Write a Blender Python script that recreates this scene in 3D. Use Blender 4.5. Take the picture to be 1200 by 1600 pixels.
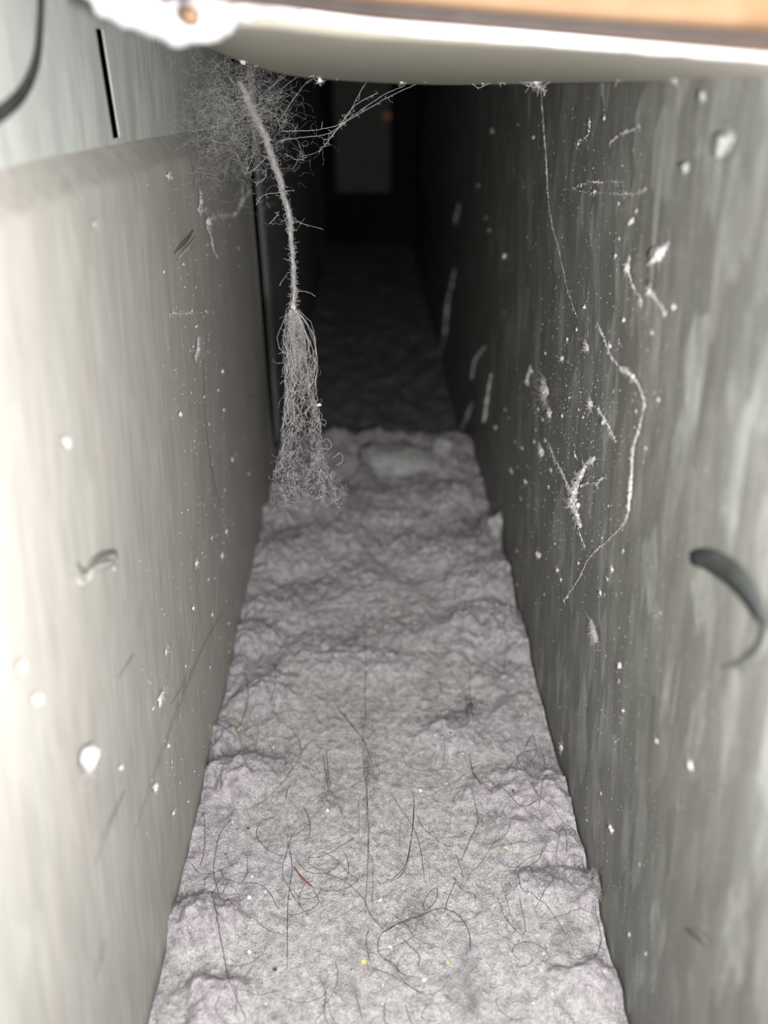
import bpy, math, random
import numpy as np
from mathutils import Matrix, Vector

for o in list(bpy.data.objects):
    bpy.data.objects.remove(o)
S = bpy.context.scene
C = S.collection
random.seed(7)
RNG = np.random.default_rng(11)

# ------------------------------------------------------------------ camera
H = 0.1735                      # lens height above the duct floor (metres)
FPX = 1178.0                    # focal length in pixels of the 1200x1600 frame
TH = math.atan(683.0 / FPX)     # pitch down
PSI = math.atan(24.0 / FPX * math.cos(TH))   # small turn to the right
CR = np.array([math.cos(PSI), -math.sin(PSI), 0.0])
CF = np.array([math.sin(PSI) * math.cos(TH), math.cos(PSI) * math.cos(TH), -math.sin(TH)])
CU = np.array([math.sin(PSI) * math.sin(TH), math.cos(PSI) * math.sin(TH), math.cos(TH)])
CAM = np.array([0.0, 0.0, H])
cd = bpy.data.cameras.new('camera')
cam = bpy.data.objects.new('camera', cd)
C.objects.link(cam)
cd.sensor_fit = 'VERTICAL'
cd.sensor_height = 36.0
cd.lens = FPX / 1600.0 * 36.0
cd.clip_start = 0.002
cd.clip_end = 20
M4 = Matrix((
    (CR[0], CU[0], -CF[0], CAM[0]),
    (CR[1], CU[1], -CF[1], CAM[1]),
    (CR[2], CU[2], -CF[2], CAM[2]),
    (0, 0, 0, 1)))
cam.matrix_world = M4
cd.dof.use_dof = True
cd.dof.focus_distance = 0.188
cd.dof.aperture_fstop = 8.6
S.camera = cam

# ------------------------------------------------------------------ light
w = bpy.data.worlds.new('room')
S.world = w
w.use_nodes = True
w.node_tree.nodes['Background'].inputs[0].default_value = (1.0, 0.97, 0.93, 1)
w.node_tree.nodes['Background'].inputs[1].default_value = 0.03
ld = bpy.data.lights.new('flash', 'POINT')
ld.energy = 3.7
ld.color = (1.0, 0.985, 0.97)
ld.shadow_soft_size = 0.005
lamp = bpy.data.objects.new('flash', ld)
C.objects.link(lamp)
lamp.location = (0.014, 0.000, H - 0.007)
S.view_settings.view_transform = 'Standard'
S.view_settings.look = 'None'
S.view_settings.gamma = 1.0
S.view_settings.exposure = 0.0
S.view_settings.use_curve_mapping = False

# ------------------------------------------------------------------ helpers
XL, XR = -0.0473, 0.0527         # duct side sheets
XU = -0.0518                     # upper left sheet, a little further out

def ray(px, py):
    return CF + CR * ((px - 600.0) / FPX) + CU * ((800.0 - py) / FPX)
def at(px, py, d):
    return CAM + ray(px, py) * d
def on_floor(px, py, z=0.0):
    r = ray(px, py)
    return CAM + r * ((z - CAM[2]) / r[2])
def on_wall(px, py, x):
    r = ray(px, py)
    return CAM + r * ((x - CAM[0]) / r[0])

def fade(t):
    return t * t * t * (t * (t * 6 - 15) + 10)
_perm = np.random.default_rng(3).permutation(256)
_perm = np.concatenate([_perm, _perm, _perm])
_ang = np.random.default_rng(5).uniform(0, 2 * math.pi, 256)
def noise2(x, y):
    x = np.asarray(x, float); y = np.asarray(y, float)
    xi = np.floor(x).astype(int); yi = np.floor(y).astype(int)
    xf = x - xi; yf = y - yi
    def g(ix, iy, dx, dy):
        h = _perm[_perm[ix & 255] + (iy & 255)]
        a = _ang[h & 255]
        return np.cos(a) * dx + np.sin(a) * dy
    u = fade(xf); v = fade(yf)
    n00 = g(xi, yi, xf, yf); n10 = g(xi + 1, yi, xf - 1, yf)
    n01 = g(xi, yi + 1, xf, yf - 1); n11 = g(xi + 1, yi + 1, xf - 1, yf - 1)
    return (n00 * (1 - u) + n10 * u) * (1 - v) + (n01 * (1 - u) + n11 * u) * v
def fbm(x, y, oct=4, gain=0.5):
    s = 0; a = 1.0; f = 1.0
    for i in range(oct):
        s = s + a * noise2(x * f + 17.3 * i, y * f - 9.1 * i)
        a *= gain; f *= 2.03
    return s
def billow(x, y, oct=4, gain=0.55):
    s = 0; a = 1.0; f = 1.0
    for i in range(oct):
        s = s + a * (0.5 - np.abs(noise2(x * f + 31.7 * i, y * f + 4.4 * i)) * 1.6)
        a *= gain; f *= 2.1
    return s

def mesh(name, verts, faces, mat, smooth=True):
    me = bpy.data.meshes.new(name)
    me.from_pydata(np.asarray(verts, float).tolist(), [], faces if isinstance(faces, list) else faces.tolist())
    if smooth:
        me.polygons.foreach_set('use_smooth', [True] * len(me.polygons))
    if mat:
        me.materials.append(mat)
    me.update()
    return me

def tag(o, label=None, cat=None, group=None, kind=None):
    if label: o['label'] = label
    if cat: o['category'] = cat
    if group: o['group'] = group
    if kind: o['kind'] = kind
    return o

def obj(name, verts, faces, mat, parent=None, smooth=True, origin=None):
    """one mesh object; verts are world coordinates, origin is put at the base centre"""
    v = np.asarray(verts, float)
    if parent is not None:
        base = np.zeros(3)
        off = np.array(parent['_o'])
    else:
        base = np.array([v[:, 0].mean(), v[:, 1].mean(), v[:, 2].min()]) if origin is None else np.array(origin, float)
        off = base
    me = mesh(name, v - off, faces, mat, smooth)
    o = bpy.data.objects.new(name, me)
    C.objects.link(o)
    if parent is None:
        o.location = base
        o['_o'] = base.tolist()
    else:
        o.parent = parent
        o['_o'] = list(parent['_o'])
    return o

def empty(name, loc):
    o = bpy.data.objects.new(name, None)
    o.empty_display_size = 0.005
    C.objects.link(o)
    o.location = loc
    o['_o'] = [float(a) for a in loc]
    return o

def box(a, b):
    x0, y0, z0 = a; x1, y1, z1 = b
    v = [(x0, y0, z0), (x1, y0, z0), (x1, y1, z0), (x0, y1, z0), (x0, y0, z1), (x1, y0, z1), (x1, y1, z1), (x0, y1, z1)]
    f = [[0, 3, 2, 1], [4, 5, 6, 7], [0, 1, 5, 4], [1, 2, 6, 5], [2, 3, 7, 6], [3, 0, 4, 7]]
    return v, f
def join(parts):
    V = []; F = []
    for v, f in parts:
        n = len(V)
        V += [tuple(p) for p in v]
        F += [[i + n for i in q] for q in (f if isinstance(f, list) else f.tolist())]
    return V, F
def bevel(o, wdt=0.0006, seg=2):
    m = o.modifiers.new('bevel', 'BEVEL'); m.width = wdt; m.segments = seg; m.limit_method = 'ANGLE'
    return o

def tubes(lines, radii, sides=4):
    """lines: list of (n,3) arrays, radii: scalar or (n,) arrays -> one verts/faces set"""
    V = []; F = []; n0 = 0
    a = np.arange(sides) * 2 * math.pi / sides
    for L, r in zip(lines, radii):
        L = np.asarray(L, float); n = len(L)
        r = np.broadcast_to(np.asarray(r, float), (n,))
        T = np.gradient(L, axis=0)
        T /= np.linalg.norm(T, axis=1)[:, None] + 1e-12
        m = T.mean(0)
        ref = np.eye(3)[np.argmin(np.abs(m))]
        A = np.cross(T, ref); A /= np.linalg.norm(A, axis=1)[:, None] + 1e-12
        B = np.cross(T, A)
        P = L[:, None, :] + r[:, None, None] * (np.cos(a)[None, :, None] * A[:, None, :] + np.sin(a)[None, :, None] * B[:, None, :])
        V.append(P.reshape(-1, 3))
        i = np.arange(n - 1)[:, None] * sides; j = np.arange(sides)[None, :]
        q = np.stack([i + j, i + (j + 1) % sides, i + sides + (j + 1) % sides, i + sides + j], -1).reshape(-1, 4) + n0
        F.append(q)
        n0 += n * sides
    return np.concatenate(V), np.concatenate(F)

def spline(pts, n):
    """Catmull-Rom through pts, n samples"""
    P = np.asarray(pts, float)
    k = len(P)
    if k == 2:
        t = np.linspace(0, 1, n)[:, None]
        return P[0] * (1 - t) + P[1] * t
    Q = np.vstack([2 * P[0] - P[1], P, 2 * P[-1] - P[-2]])
    t = np.linspace(0, k - 1 - 1e-9, n)
    i = t.astype(int); f = (t - i)[:, None]
    p0, p1, p2, p3 = Q[i], Q[i + 1], Q[i + 2], Q[i + 3]
    return 0.5 * (2 * p1 + (p2 - p0) * f + (2 * p0 - 5 * p1 + 4 * p2 - p3) * f ** 2 + (3 * p1 - p0 - 3 * p2 + p3) * f ** 3)

_ico = None
def ico():
    global _ico
    if _ico is None:
        import bmesh
        out = []
        for s in (1, 2, 3):
            bm = bmesh.new(); bmesh.ops.create_icosphere(bm, subdivisions=s, radius=1)
            out.append((np.array([v.co[:] for v in bm.verts]), [[v.index for v in f.verts] for f in bm.faces]))
            bm.free()
        _ico = out
    return _ico
def blob(c, axes, sub=2, rough=0.35, seed=0):
    """irregular lump: axes is a 3x3 of half-extent vectors"""
    v, f = ico()[sub - 1]
    r = np.random.default_rng(seed)
    k = r.normal(size=(6, 3)) * 2.6; ph = r.uniform(0, 6.28, 6)
    d = sum(np.sin(v @ k[i] + ph[i]) for i in range(6)) / 6
    k2 = r.normal(size=(5, 3)) * 6.5
    d2 = sum(np.sin(v @ k2[i] + ph[i]) for i in range(5)) / 5
    s = 1 + rough * (1.2 * d + 0.6 * d2)
    return np.asarray(c) + (v * s[:, None]) @ np.asarray(axes, float), f

def nodes(name):
    m = bpy.data.materials.new(name); m.use_nodes = True
    return m, m.node_tree, m.node_tree.nodes, m.node_tree.links, m.node_tree.nodes['Principled BSDF']
def ramp(N, stops):
    r = N.new('ShaderNodeValToRGB')
    e = r.color_ramp.elements
    while len(e) < len(stops): e.new(0.5)
    for i, (p, c) in enumerate(stops):
        e[i].position = p; e[i].color = tuple(c) + (1,) if len(c) == 3 else c
    return r
def coords(N, L, scale, rot=(0, 0, 0)):
    t = N.new('ShaderNodeTexCoord'); mp = N.new('ShaderNodeMapping')
    if rot != (0, 0, 0):
        m0 = N.new('ShaderNodeMapping'); m0.inputs['Rotation'].default_value = rot
        L.new(t.outputs['Object'], m0.inputs['Vector']); mp.inputs['Scale'].default_value = scale
        L.new(m0.outputs['Vector'], mp.inputs['Vector'])
        return mp.outputs['Vector']
    mp.inputs['Scale'].default_value = scale; mp.inputs['Rotation'].default_value = rot
    L.new(t.outputs['Object'], mp.inputs['Vector'])
    return mp.outputs['Vector']
def noise(N, L, vec, scale, detail=4, rough=0.55, dist=0.0):
    n = N.new('ShaderNodeTexNoise')
    n.inputs['Scale'].default_value = scale; n.inputs['Detail'].default_value = detail
    n.inputs['Roughness'].default_value = rough; n.inputs['Distortion'].default_value = dist
    L.new(vec, n.inputs['Vector'])
    return n.outputs['Fac']
def mixc(N, L, fac, a, b, mode='MIX'):
    m = N.new('ShaderNodeMix'); m.data_type = 'RGBA'; m.blend_type = mode
    for s, v in (('Factor', fac),):
        if isinstance(v, (int, float)): m.inputs[0].default_value = v
        else: L.new(v, m.inputs[0])
    for k, v in ((6, a), (7, b)):
        if isinstance(v, tuple): m.inputs[k].default_value = v + (1,) if len(v) == 3 else v
        else: L.new(v, m.inputs[k])
    return m.outputs[2]
def bump(N, L, h, b, strength=0.3, dist=0.001, prev=None):
    n = N.new('ShaderNodeBump'); n.inputs['Strength'].default_value = strength; n.inputs['Distance'].default_value = dist
    L.new(h, n.inputs['Height'])
    if prev is not None: L.new(prev, n.inputs['Normal'])
    return n.outputs['Normal']

def sheet_material(name, dark, mid, light, warm, spang=1.0, rough=0.5, metal=0.1, speck=0.0, spec=0.4, lean=0.0):
    """zinc coated sheet metal: vertical flake streaks, stains, fine specks"""
    m, nt, N, L, b = nodes(name)
    v1 = coords(N, L, (240, 240, 70), (lean, 0, 0))
    v2 = coords(N, L, (60, 60, 18), (lean, 0, 0))
    v3 = coords(N, L, (900, 900, 60), (lean, 0, 0))
    vo = N.new('ShaderNodeTexVoronoi'); vo.inputs['Scale'].default_value = 1.0; vo.inputs['Randomness'].default_value = 1
    n0 = noise(N, L, v1, 1.0, 3, 0.6, 0.6)
    L.new(v1, vo.inputs['Vector'])
    bw = N.new('ShaderNodeRGBToBW'); L.new(vo.outputs['Color'], bw.inputs[0])
    flake = N.new('ShaderNodeMath'); flake.operation = 'MULTIPLY'; L.new(bw.outputs[0], flake.inputs[0]); L.new(n0, flake.inputs[1])
    r1 = ramp(N, [(0.08, dark), (0.3, mid), (0.55, light)])
    L.new(flake.outputs[0], r1.inputs[0])
    nb = noise(N, L, v2, 1.0, 5, 0.6, 0.4)
    r2 = ramp(N, [(0.35, (0, 0, 0)), (0.7, (1, 1, 1))])
    L.new(nb, r2.inputs[0])
    base = mixc(N, L, spang, mid, r1.outputs[0])
    wf = N.new('ShaderNodeMath'); wf.operation = 'MULTIPLY'; wf.inputs[1].default_value = 0.5; L.new(r2.outputs[0], wf.inputs[0])
    base = mixc(N, L, wf.outputs[0], base, warm)
    ns = noise(N, L, v3, 1.0, 3, 0.6)
    rs = ramp(N, [(0.3, (0.82, 0.82, 0.82)), (0.7, (1.12, 1.12, 1.12))])
    L.new(ns, rs.inputs[0])
    base = mixc(N, L, 1.0, base, rs.outputs[0], 'MULTIPLY')
    if speck:
        vs = coords(N, L, (1, 1, 1))
        n4 = noise(N, L, vs, 1500, 2, 0.6)
        r4 = ramp(N, [(0.66, (0, 0, 0)), (0.73, (1, 1, 1))]); L.new(n4, r4.inputs[0])
        sm = N.new('ShaderNodeMath'); sm.operation = 'MULTIPLY'; sm.inputs[1].default_value = speck
        L.new(r4.outputs[0], sm.inputs[0])
        base = mixc(N, L, sm.outputs[0], base, (0.55, 0.54, 0.52))
    L.new(base, b.inputs['Base Color'])
    b.inputs['Roughness'].default_value = rough
    b.inputs['Metallic'].default_value = metal
    b.inputs['Specular IOR Level'].default_value = spec
    nm = bump(N, L, ns, b, 0.12, 0.0003)
    nm = bump(N, L, nb, b, 0.15, 0.0015, nm)
    L.new(nm, b.inputs['Normal'])
    return m
def plain(name, col, rough=0.8, var=0.15, scale=600, bmp=0.2, bd=0.0005, spec=0.2, col2=None):
    m, nt, N, L, b = nodes(name)
    v = coords(N, L, (1, 1, 1))
    n = noise(N, L, v, scale, 4, 0.6)
    c2 = col2 or tuple(x * (1 + var) for x in col)
    r = ramp(N, [(0.3, tuple(x * (1 - var) for x in col)), (0.7, c2)])
    L.new(n, r.inputs[0]); L.new(r.outputs[0], b.inputs['Base Color'])
    b.inputs['Roughness'].default_value = rough
    b.inputs['Specular IOR Level'].default_value = spec
    if bmp: L.new(bump(N, L, n, b, bmp, bd), b.inputs['Normal'])
    return m
def fibre(name, col, rough=0.7):
    m, nt, N, L, b = nodes(name)
    oi = N.new('ShaderNodeObjectInfo')
    v = coords(N, L, (1, 1, 1)); n = noise(N, L, v, 900, 2)
    r = ramp(N, [(0.3, tuple(x * 0.75 for x in col)), (0.7, tuple(min(1, x * 1.2) for x in col))])
    L.new(n, r.inputs[0]); L.new(r.outputs[0], b.inputs['Base Color'])
    b.inputs['Roughness'].default_value = rough; b.inputs['Specular IOR Level'].default_value = 0.2
    return m
def dust_material(name, tint=0.74):
    m, nt, N, L, b = nodes(name)
    v = coords(N, L, (1, 1, 1))
    n1 = noise(N, L, v, 38, 4, 0.55)
    n2 = noise(N, L, v, 420, 5, 0.65)
    n3 = noise(N, L, v, 2600, 3, 0.6)
    n4 = noise(N, L, v, 85, 4, 0.6, 0.5)
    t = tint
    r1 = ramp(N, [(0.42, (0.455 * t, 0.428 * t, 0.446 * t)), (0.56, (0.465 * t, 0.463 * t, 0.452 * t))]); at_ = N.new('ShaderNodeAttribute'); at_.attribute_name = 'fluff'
    fm = N.new('ShaderNodeMath'); fm.operation = 'MULTIPLY_ADD'; fm.inputs[1].default_value = -0.30; fm.use_clamp = True
    ad = N.new('ShaderNodeMath'); ad.operation = 'ADD'; ad.inputs[1].default_value = 0.13; L.new(n1, ad.inputs[0])
    L.new(at_.outputs['Fac'], fm.inputs[0]); L.new(ad.outputs[0], fm.inputs[2])
    L.new(fm.outputs[0], r1.inputs[0])
    r2 = ramp(N, [(0.30, (0.62, 0.61, 0.63)), (0.62, (1.1, 1.1, 1.1))]); L.new(n2, r2.inputs[0])
    r3 = ramp(N, [(0.3, (0.66, 0.65, 0.66)), (0.68, (1.2, 1.2, 1.2))]); L.new(n3, r3.inputs[0])
    r4 = ramp(N, [(0.30, (0.70, 0.68, 0.70)), (0.46, (1, 1, 1))]); L.new(n4, r4.inputs[0])
    c = mixc(N, L, 1.0, r1.outputs[0], r2.outputs[0], 'MULTIPLY')
    c = mixc(N, L, 1.0, c, r3.outputs[0], 'MULTIPLY')
    c = mixc(N, L, 1.0, c, r4.outputs[0], 'MULTIPLY')
    L.new(c, b.inputs['Base Color'])
    b.inputs['Roughness'].default_value = 1.0; b.inputs['Specular IOR Level'].default_value = 0.05
    nm = bump(N, L, n3, b, 0.8, 0.0006)
    nm = bump(N, L, n2, b, 0.7, 0.0016, nm)
    L.new(nm, b.inputs['Normal'])
    return m

MAT = {}
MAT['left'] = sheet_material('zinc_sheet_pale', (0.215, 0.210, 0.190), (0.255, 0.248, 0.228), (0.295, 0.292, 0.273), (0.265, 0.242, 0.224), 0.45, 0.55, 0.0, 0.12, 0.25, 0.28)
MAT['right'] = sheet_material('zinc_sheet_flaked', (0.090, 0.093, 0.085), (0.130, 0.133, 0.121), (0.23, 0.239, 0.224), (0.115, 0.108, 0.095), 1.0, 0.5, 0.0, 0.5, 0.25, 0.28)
MAT['upper'] = sheet_material('zinc_sheet_cool', (0.25, 0.265, 0.25), (0.30, 0.315, 0.297), (0.35, 0.362, 0.345), (0.30, 0.295, 0.275), 0.7, 0.6, 0.0, 0.2, 0.25, 0.2)
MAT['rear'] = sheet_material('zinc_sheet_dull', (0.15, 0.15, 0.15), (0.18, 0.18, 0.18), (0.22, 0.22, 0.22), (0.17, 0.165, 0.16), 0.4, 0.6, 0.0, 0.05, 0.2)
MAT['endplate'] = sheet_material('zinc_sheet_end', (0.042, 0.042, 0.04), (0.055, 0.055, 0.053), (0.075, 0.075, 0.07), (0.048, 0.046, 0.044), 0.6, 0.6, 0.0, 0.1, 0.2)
MAT['void'] = plain('sooty_cavity', (0.012, 0.012, 0.012), 1.0, 0.2, 200, 0)  # black stands in for the unlit depth behind the gaps
MAT['lip'] = plain('cream_lip_metal', (0.270, 0.254, 0.215), 0.55, 0.06, 160, 0.15, 0.0008, 0.4)
MAT['white'] = plain('white_sealant', (0.62, 0.61, 0.63), 0.45, 0.05, 300, 0.3, 0.0006, 0.5)  # plain white for the bead along the lip edge
MAT['smear'] = plain('white_sealant_smear', (0.30, 0.29, 0.30), 0.5, 0.12, 260, 0.4, 0.0008, 0.4)
MAT['seam'] = plain('dark_seal', (0.035, 0.03, 0.03), 0.8, 0.2, 300, 0.2)  # shade of the gap under the board, put into colour
MAT['ink'] = plain('dark_ink', (0.030, 0.033, 0.032), 0.7, 0.35, 250, 0.0)
MAT['dent'] = plain('torn_metal_shadow', (0.10, 0.095, 0.085), 0.8, 0.2, 800, 0.2)
MAT['scratch'] = plain('scratch_grime', (0.195, 0.188, 0.17), 0.8, 0.2, 800, 0.0)
MAT['speck_r'] = plain('dust_speck_dull', (0.21, 0.21, 0.20), 1.0, 0.3, 900, 0)
MAT['speck_l'] = plain('dust_speck_pale', (0.33, 0.32, 0.30), 1.0, 0.3, 900, 0)
MAT['pale'] = plain('pale_smear', (0.175, 0.178, 0.17), 1.0, 0.15, 900, 0.5, 0.0005, 0.05)
MAT['scratch_r'] = plain('grime_smudge', (0.095, 0.097, 0.09), 0.8, 0.2, 500, 0.0)
MAT['lint'] = plain('pale_lint', (0.44, 0.425, 0.42), 1.0, 0.15, 1800, 0.8, 0.0006, 0.05)
MAT['fibre'] = fibre('lint_fibre', (0.40, 0.385, 0.385))
MAT['web'] = fibre('cobweb_fibre', (0.33, 0.325, 0.32))
MAT['fuzz'] = fibre('dust_fuzz', (0.30, 0.282, 0.292), 1.0)
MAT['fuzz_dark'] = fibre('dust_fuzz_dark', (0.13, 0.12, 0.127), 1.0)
MAT['hair'] = fibre('dark_hair', (0.035, 0.03, 0.031), 0.5)
MAT['redhair'] = fibre('red_brown_fibre', (0.13, 0.045, 0.035), 0.6)
MAT['dust'] = dust_material('grey_lint_dust')
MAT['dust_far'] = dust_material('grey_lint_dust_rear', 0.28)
MAT['chip_white'] = plain('white_grit', (0.65, 0.64, 0.6), 0.4, 0.1, 900, 0.2, 0.0003, 0.5)
MAT['chip_yellow'] = plain('yellow_grit', (0.5, 0.37, 0.17), 0.5, 0.15, 900, 0.2, 0.0003, 0.4)
MAT['chip_dark'] = plain('dark_grit', (0.05, 0.042, 0.04), 0.7, 0.2, 900, 0.2, 0.0003)
MAT['chip_blue'] = plain('blue_grit', (0.10, 0.12, 0.20), 0.6, 0.2, 900, 0.2, 0.0003)
MAT['chip_pink'] = plain('pink_grit', (0.45, 0.25, 0.23), 0.6, 0.2, 900, 0.2, 0.0003)
MAT['rust'] = plain('rusty_screw', (0.5, 0.22, 0.14), 0.6, 0.2, 900, 0.2, 0.0003)
def wood_material():
    m, nt, N, L, b = nodes('orange_wood')
    v = coords(N, L, (14, 200, 200), (0, 0, 0.07))
    n = noise(N, L, v, 1.0, 5, 0.6, 1.2)
    r = ramp(N, [(0.3, (0.10, 0.052, 0.022)), (0.7, (0.125, 0.07, 0.033))]); L.new(n, r.inputs[0])
    L.new(r.outputs[0], b.inputs['Base Color']); b.inputs['Roughness'].default_value = 0.55
    L.new(bump(N, L, n, b, 0.2, 0.0005), b.inputs['Normal'])
    return m
MAT['wood'] = wood_material()

# ------------------------------------------------------------------ duct shell
Y0 = -0.02                       # near end (open towards the room)
Y1 = on_wall(430, 755, XL)[1]    # far edge of the front left sheet
YS = on_floor(600, 690)[1]       # the step in the floor
YE = 0.90                        # end plate
ZD = -0.022                      # lower floor beyond the step
def struct(name, vf, mat, smooth=False, **k):
    o = obj(name, vf[0], vf[1], mat, None, smooth, origin=(0, 0, 0))
    o['kind'] = 'structure'
    return o

# floor: near sheet, riser and the lower sheet
fl = struct('floor', join([box((-0.06, Y0, -0.004), (XR + 0.001, YS - 0.004, -0.0005)),
                           box((-0.06, YS - 0.006, ZD), (XR + 0.001, YS - 0.004, -0.002)),
                           box((-0.095, YS - 0.006, ZD - 0.004), (XR + 0.001, 1.05, ZD))]), MAT['rear'])

def sheet_grid(fn, us, vs, thick, axis=0, sign=1):
    """closed sheet: fn(u,v)->point, extruded by thick along axis"""
    P = np.array([[fn(u, v) for v in vs] for u in us]); nu, nv = len(us), len(vs)
    Q = P.copy(); Q[..., axis] += sign * thick
    V = np.concatenate([P.reshape(-1, 3), Q.reshape(-1, 3)]); n = nu * nv
    F = []
    for i in range(nu - 1):
        for j in range(nv - 1):
            a, b_, c, d = i * nv + j, (i + 1) * nv + j, (i + 1) * nv + j + 1, i * nv + j + 1
            F.append([a, b_, c, d]); F.append([n + d, n + c, n + b_, n + a])
    for i in range(nu - 1):
        for j in (0, nv - 1):
            a, b_ = i * nv + j, (i + 1) * nv + j
            F.append([a, n + a, n + b_, b_])
    for j in range(nv - 1):
        for i in (0, nu - 1):
            a, b_ = i * nv + j, i * nv + j + 1
            F.append([a, b_, n + b_, n + a])
    return V, F

# right wall: one long sheet with a faint waviness
def rwall(y, z):
    return (XR + 0.0004 * noise2(np.array(y * 22), np.array(z * 18)), y, z)
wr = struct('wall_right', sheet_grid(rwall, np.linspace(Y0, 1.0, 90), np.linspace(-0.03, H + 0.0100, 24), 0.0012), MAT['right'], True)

# left wall: lower sheet with a sloping upper edge folded outwards into a ledge
edge_pts = [on_wall(x, y, XL) for x, y in ((-130, 322), (-60, 300), (0, 281), (100, 251), (250, 219), (330, 205), (400, 194))]
ey = np.array([p[1] for p in edge_pts]); ez = np.array([p[2] - 0.003 for p in edge_pts])
o_ = np.argsort(ey); ey = ey[o_]; ez = ez[o_]
def ztop(y):
    return float(np.interp(y, ey, ez))
ys = np.concatenate([np.linspace(Y0, Y1 - 0.002, 60), [Y1]])
prof = []
rr = 0.0035                       # radius of the fold
for y in ys:
    zt = ztop(y); row = []
    wob = 0.0003 * float(noise2(np.array(y * 30), np.array(1.7)))
    for z in np.linspace(-0.004, zt - rr, 14): row.append((XL + wob, y, z))
    for k in range(1, 7):
        a = k / 6 * math.radians(40)
        row.append((XL - rr + rr * math.cos(a), y, zt - rr + rr * math.sin(a)))
    xe, zee = row[-1][0], row[-1][2]
    row.append((XU - 0.0006, y, zee + (xe - XU + 0.0006) / math.tan(math.radians(40))))
    prof.append(row)
prof = np.array(prof)
nu, nv = prof.shape[:2]
back = prof.copy(); back[:, :14, 0] -= 0.0012; back[:, 14:, 2] -= 0.0012; back[:, 14:20, 0] -= 0.0008
V = np.concatenate([prof.reshape(-1, 3), back.reshape(-1, 3)]); n_ = nu * nv
F = []
for i in range(nu - 1):
    for j in range(nv - 1):
        a, b_, c, d = i * nv + j, (i + 1) * nv + j, (i + 1) * nv + j + 1, i * nv + j + 1
        F += [[a, b_, c, d], [n_ + d, n_ + c, n_ + b_, n_ + a]]
for i in range(nu - 1):
    for j in (0, nv - 1):
        a, b_ = i * nv + j, (i + 1) * nv + j; F.append([a, n_ + a, n_ + b_, b_])
for j in range(nv - 1):
    for i in (0, nu - 1):
        a, b_ = i * nv + j, i * nv + j + 1; F.append([a, b_, n_ + b_, n_ + a])
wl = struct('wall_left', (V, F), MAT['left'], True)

# upper left sheet with an upright slot cut through it
sa = on_wall(155, 45, XU); sb = on_wall(157, 222, XU)
sy0, sy1 = sa[1] - 0.0024, sa[1] + 0.0024
sz0, sz1 = sb[2], sa[2]
ucol = [Y0, sy0, sy1] + list(np.linspace(sy1 + 0.01, Y1 + 0.002, 14))
parts = []
for i in range(len(ucol) - 1):
    ya, yb = ucol[i], ucol[i + 1]
    lo = min(ztop(ya), ztop(yb)) - 0.0005
    if i == 1:
        parts.append(box((XU - 0.0003, ya, lo), (XU, yb, sz0)))
        parts.append(box((XU - 0.0003, ya, sz1), (XU, yb, 0.30)))
    else:
        parts.append(box((XU - 0.0003, ya, lo), (XU, yb, 0.30)))
wu = struct('wall_left_upper', join(parts), MAT['upper'])

# rear left sheet, set back, a dark gap before it
YR = 0.395
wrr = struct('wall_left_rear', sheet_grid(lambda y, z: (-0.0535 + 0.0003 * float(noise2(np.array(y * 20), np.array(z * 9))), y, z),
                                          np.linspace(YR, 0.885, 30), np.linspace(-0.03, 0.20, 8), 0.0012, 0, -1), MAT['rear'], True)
# added dark skins keeping room light out; last comes the duct ceiling
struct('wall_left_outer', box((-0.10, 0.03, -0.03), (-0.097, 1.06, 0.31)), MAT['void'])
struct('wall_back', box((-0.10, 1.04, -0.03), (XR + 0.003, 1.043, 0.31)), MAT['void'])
struct('ceiling', box((-0.10, 0.215, H + 0.0105), (XR + 0.003, 1.06, H + 0.0125)), MAT['rear'])

# hanging end plate with a screw in its right edge
pe0 = on_wall(520, 250, -0.046); 
ye = YE
xl_ = at(524, 230, 1)[0]; 
def on_y(px, py, y):
    r = ray(px, py); return CAM + r * (y / r[1])
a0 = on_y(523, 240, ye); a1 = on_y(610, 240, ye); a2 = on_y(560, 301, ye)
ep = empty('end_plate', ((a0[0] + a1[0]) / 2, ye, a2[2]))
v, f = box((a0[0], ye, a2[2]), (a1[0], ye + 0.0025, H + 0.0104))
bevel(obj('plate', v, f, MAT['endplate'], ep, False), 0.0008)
sc = on_y(606, 181, ye - 0.001)
th = np.linspace(0, 2 * math.pi, 13)[:-1]
v = []; f = []
for r_, yy in ((0.0046, ye), (0.0046, ye - 0.0012), (0.0034, ye - 0.0024), (0.0012, ye - 0.0028)):
    v += [(sc[0] - 0.001 + r_ * math.cos(t), yy, sc[2] + r_ * math.sin(t)) for t in th]
for k in range(3):
    for i in range(12):
        f.append([k * 12 + i, k * 12 + (i + 1) % 12, (k + 1) * 12 + (i + 1) % 12, (k + 1) * 12 + i])
f.append(list(range(36, 48)))
s_ = obj('screw_head', v, f, MAT['rust'], ep)
s_['label'] = 'small rusty screw head on the plate edge'
tag(ep, 'dim grey metal plate hanging at the far dark end of the duct', 'metal plate')

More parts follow.
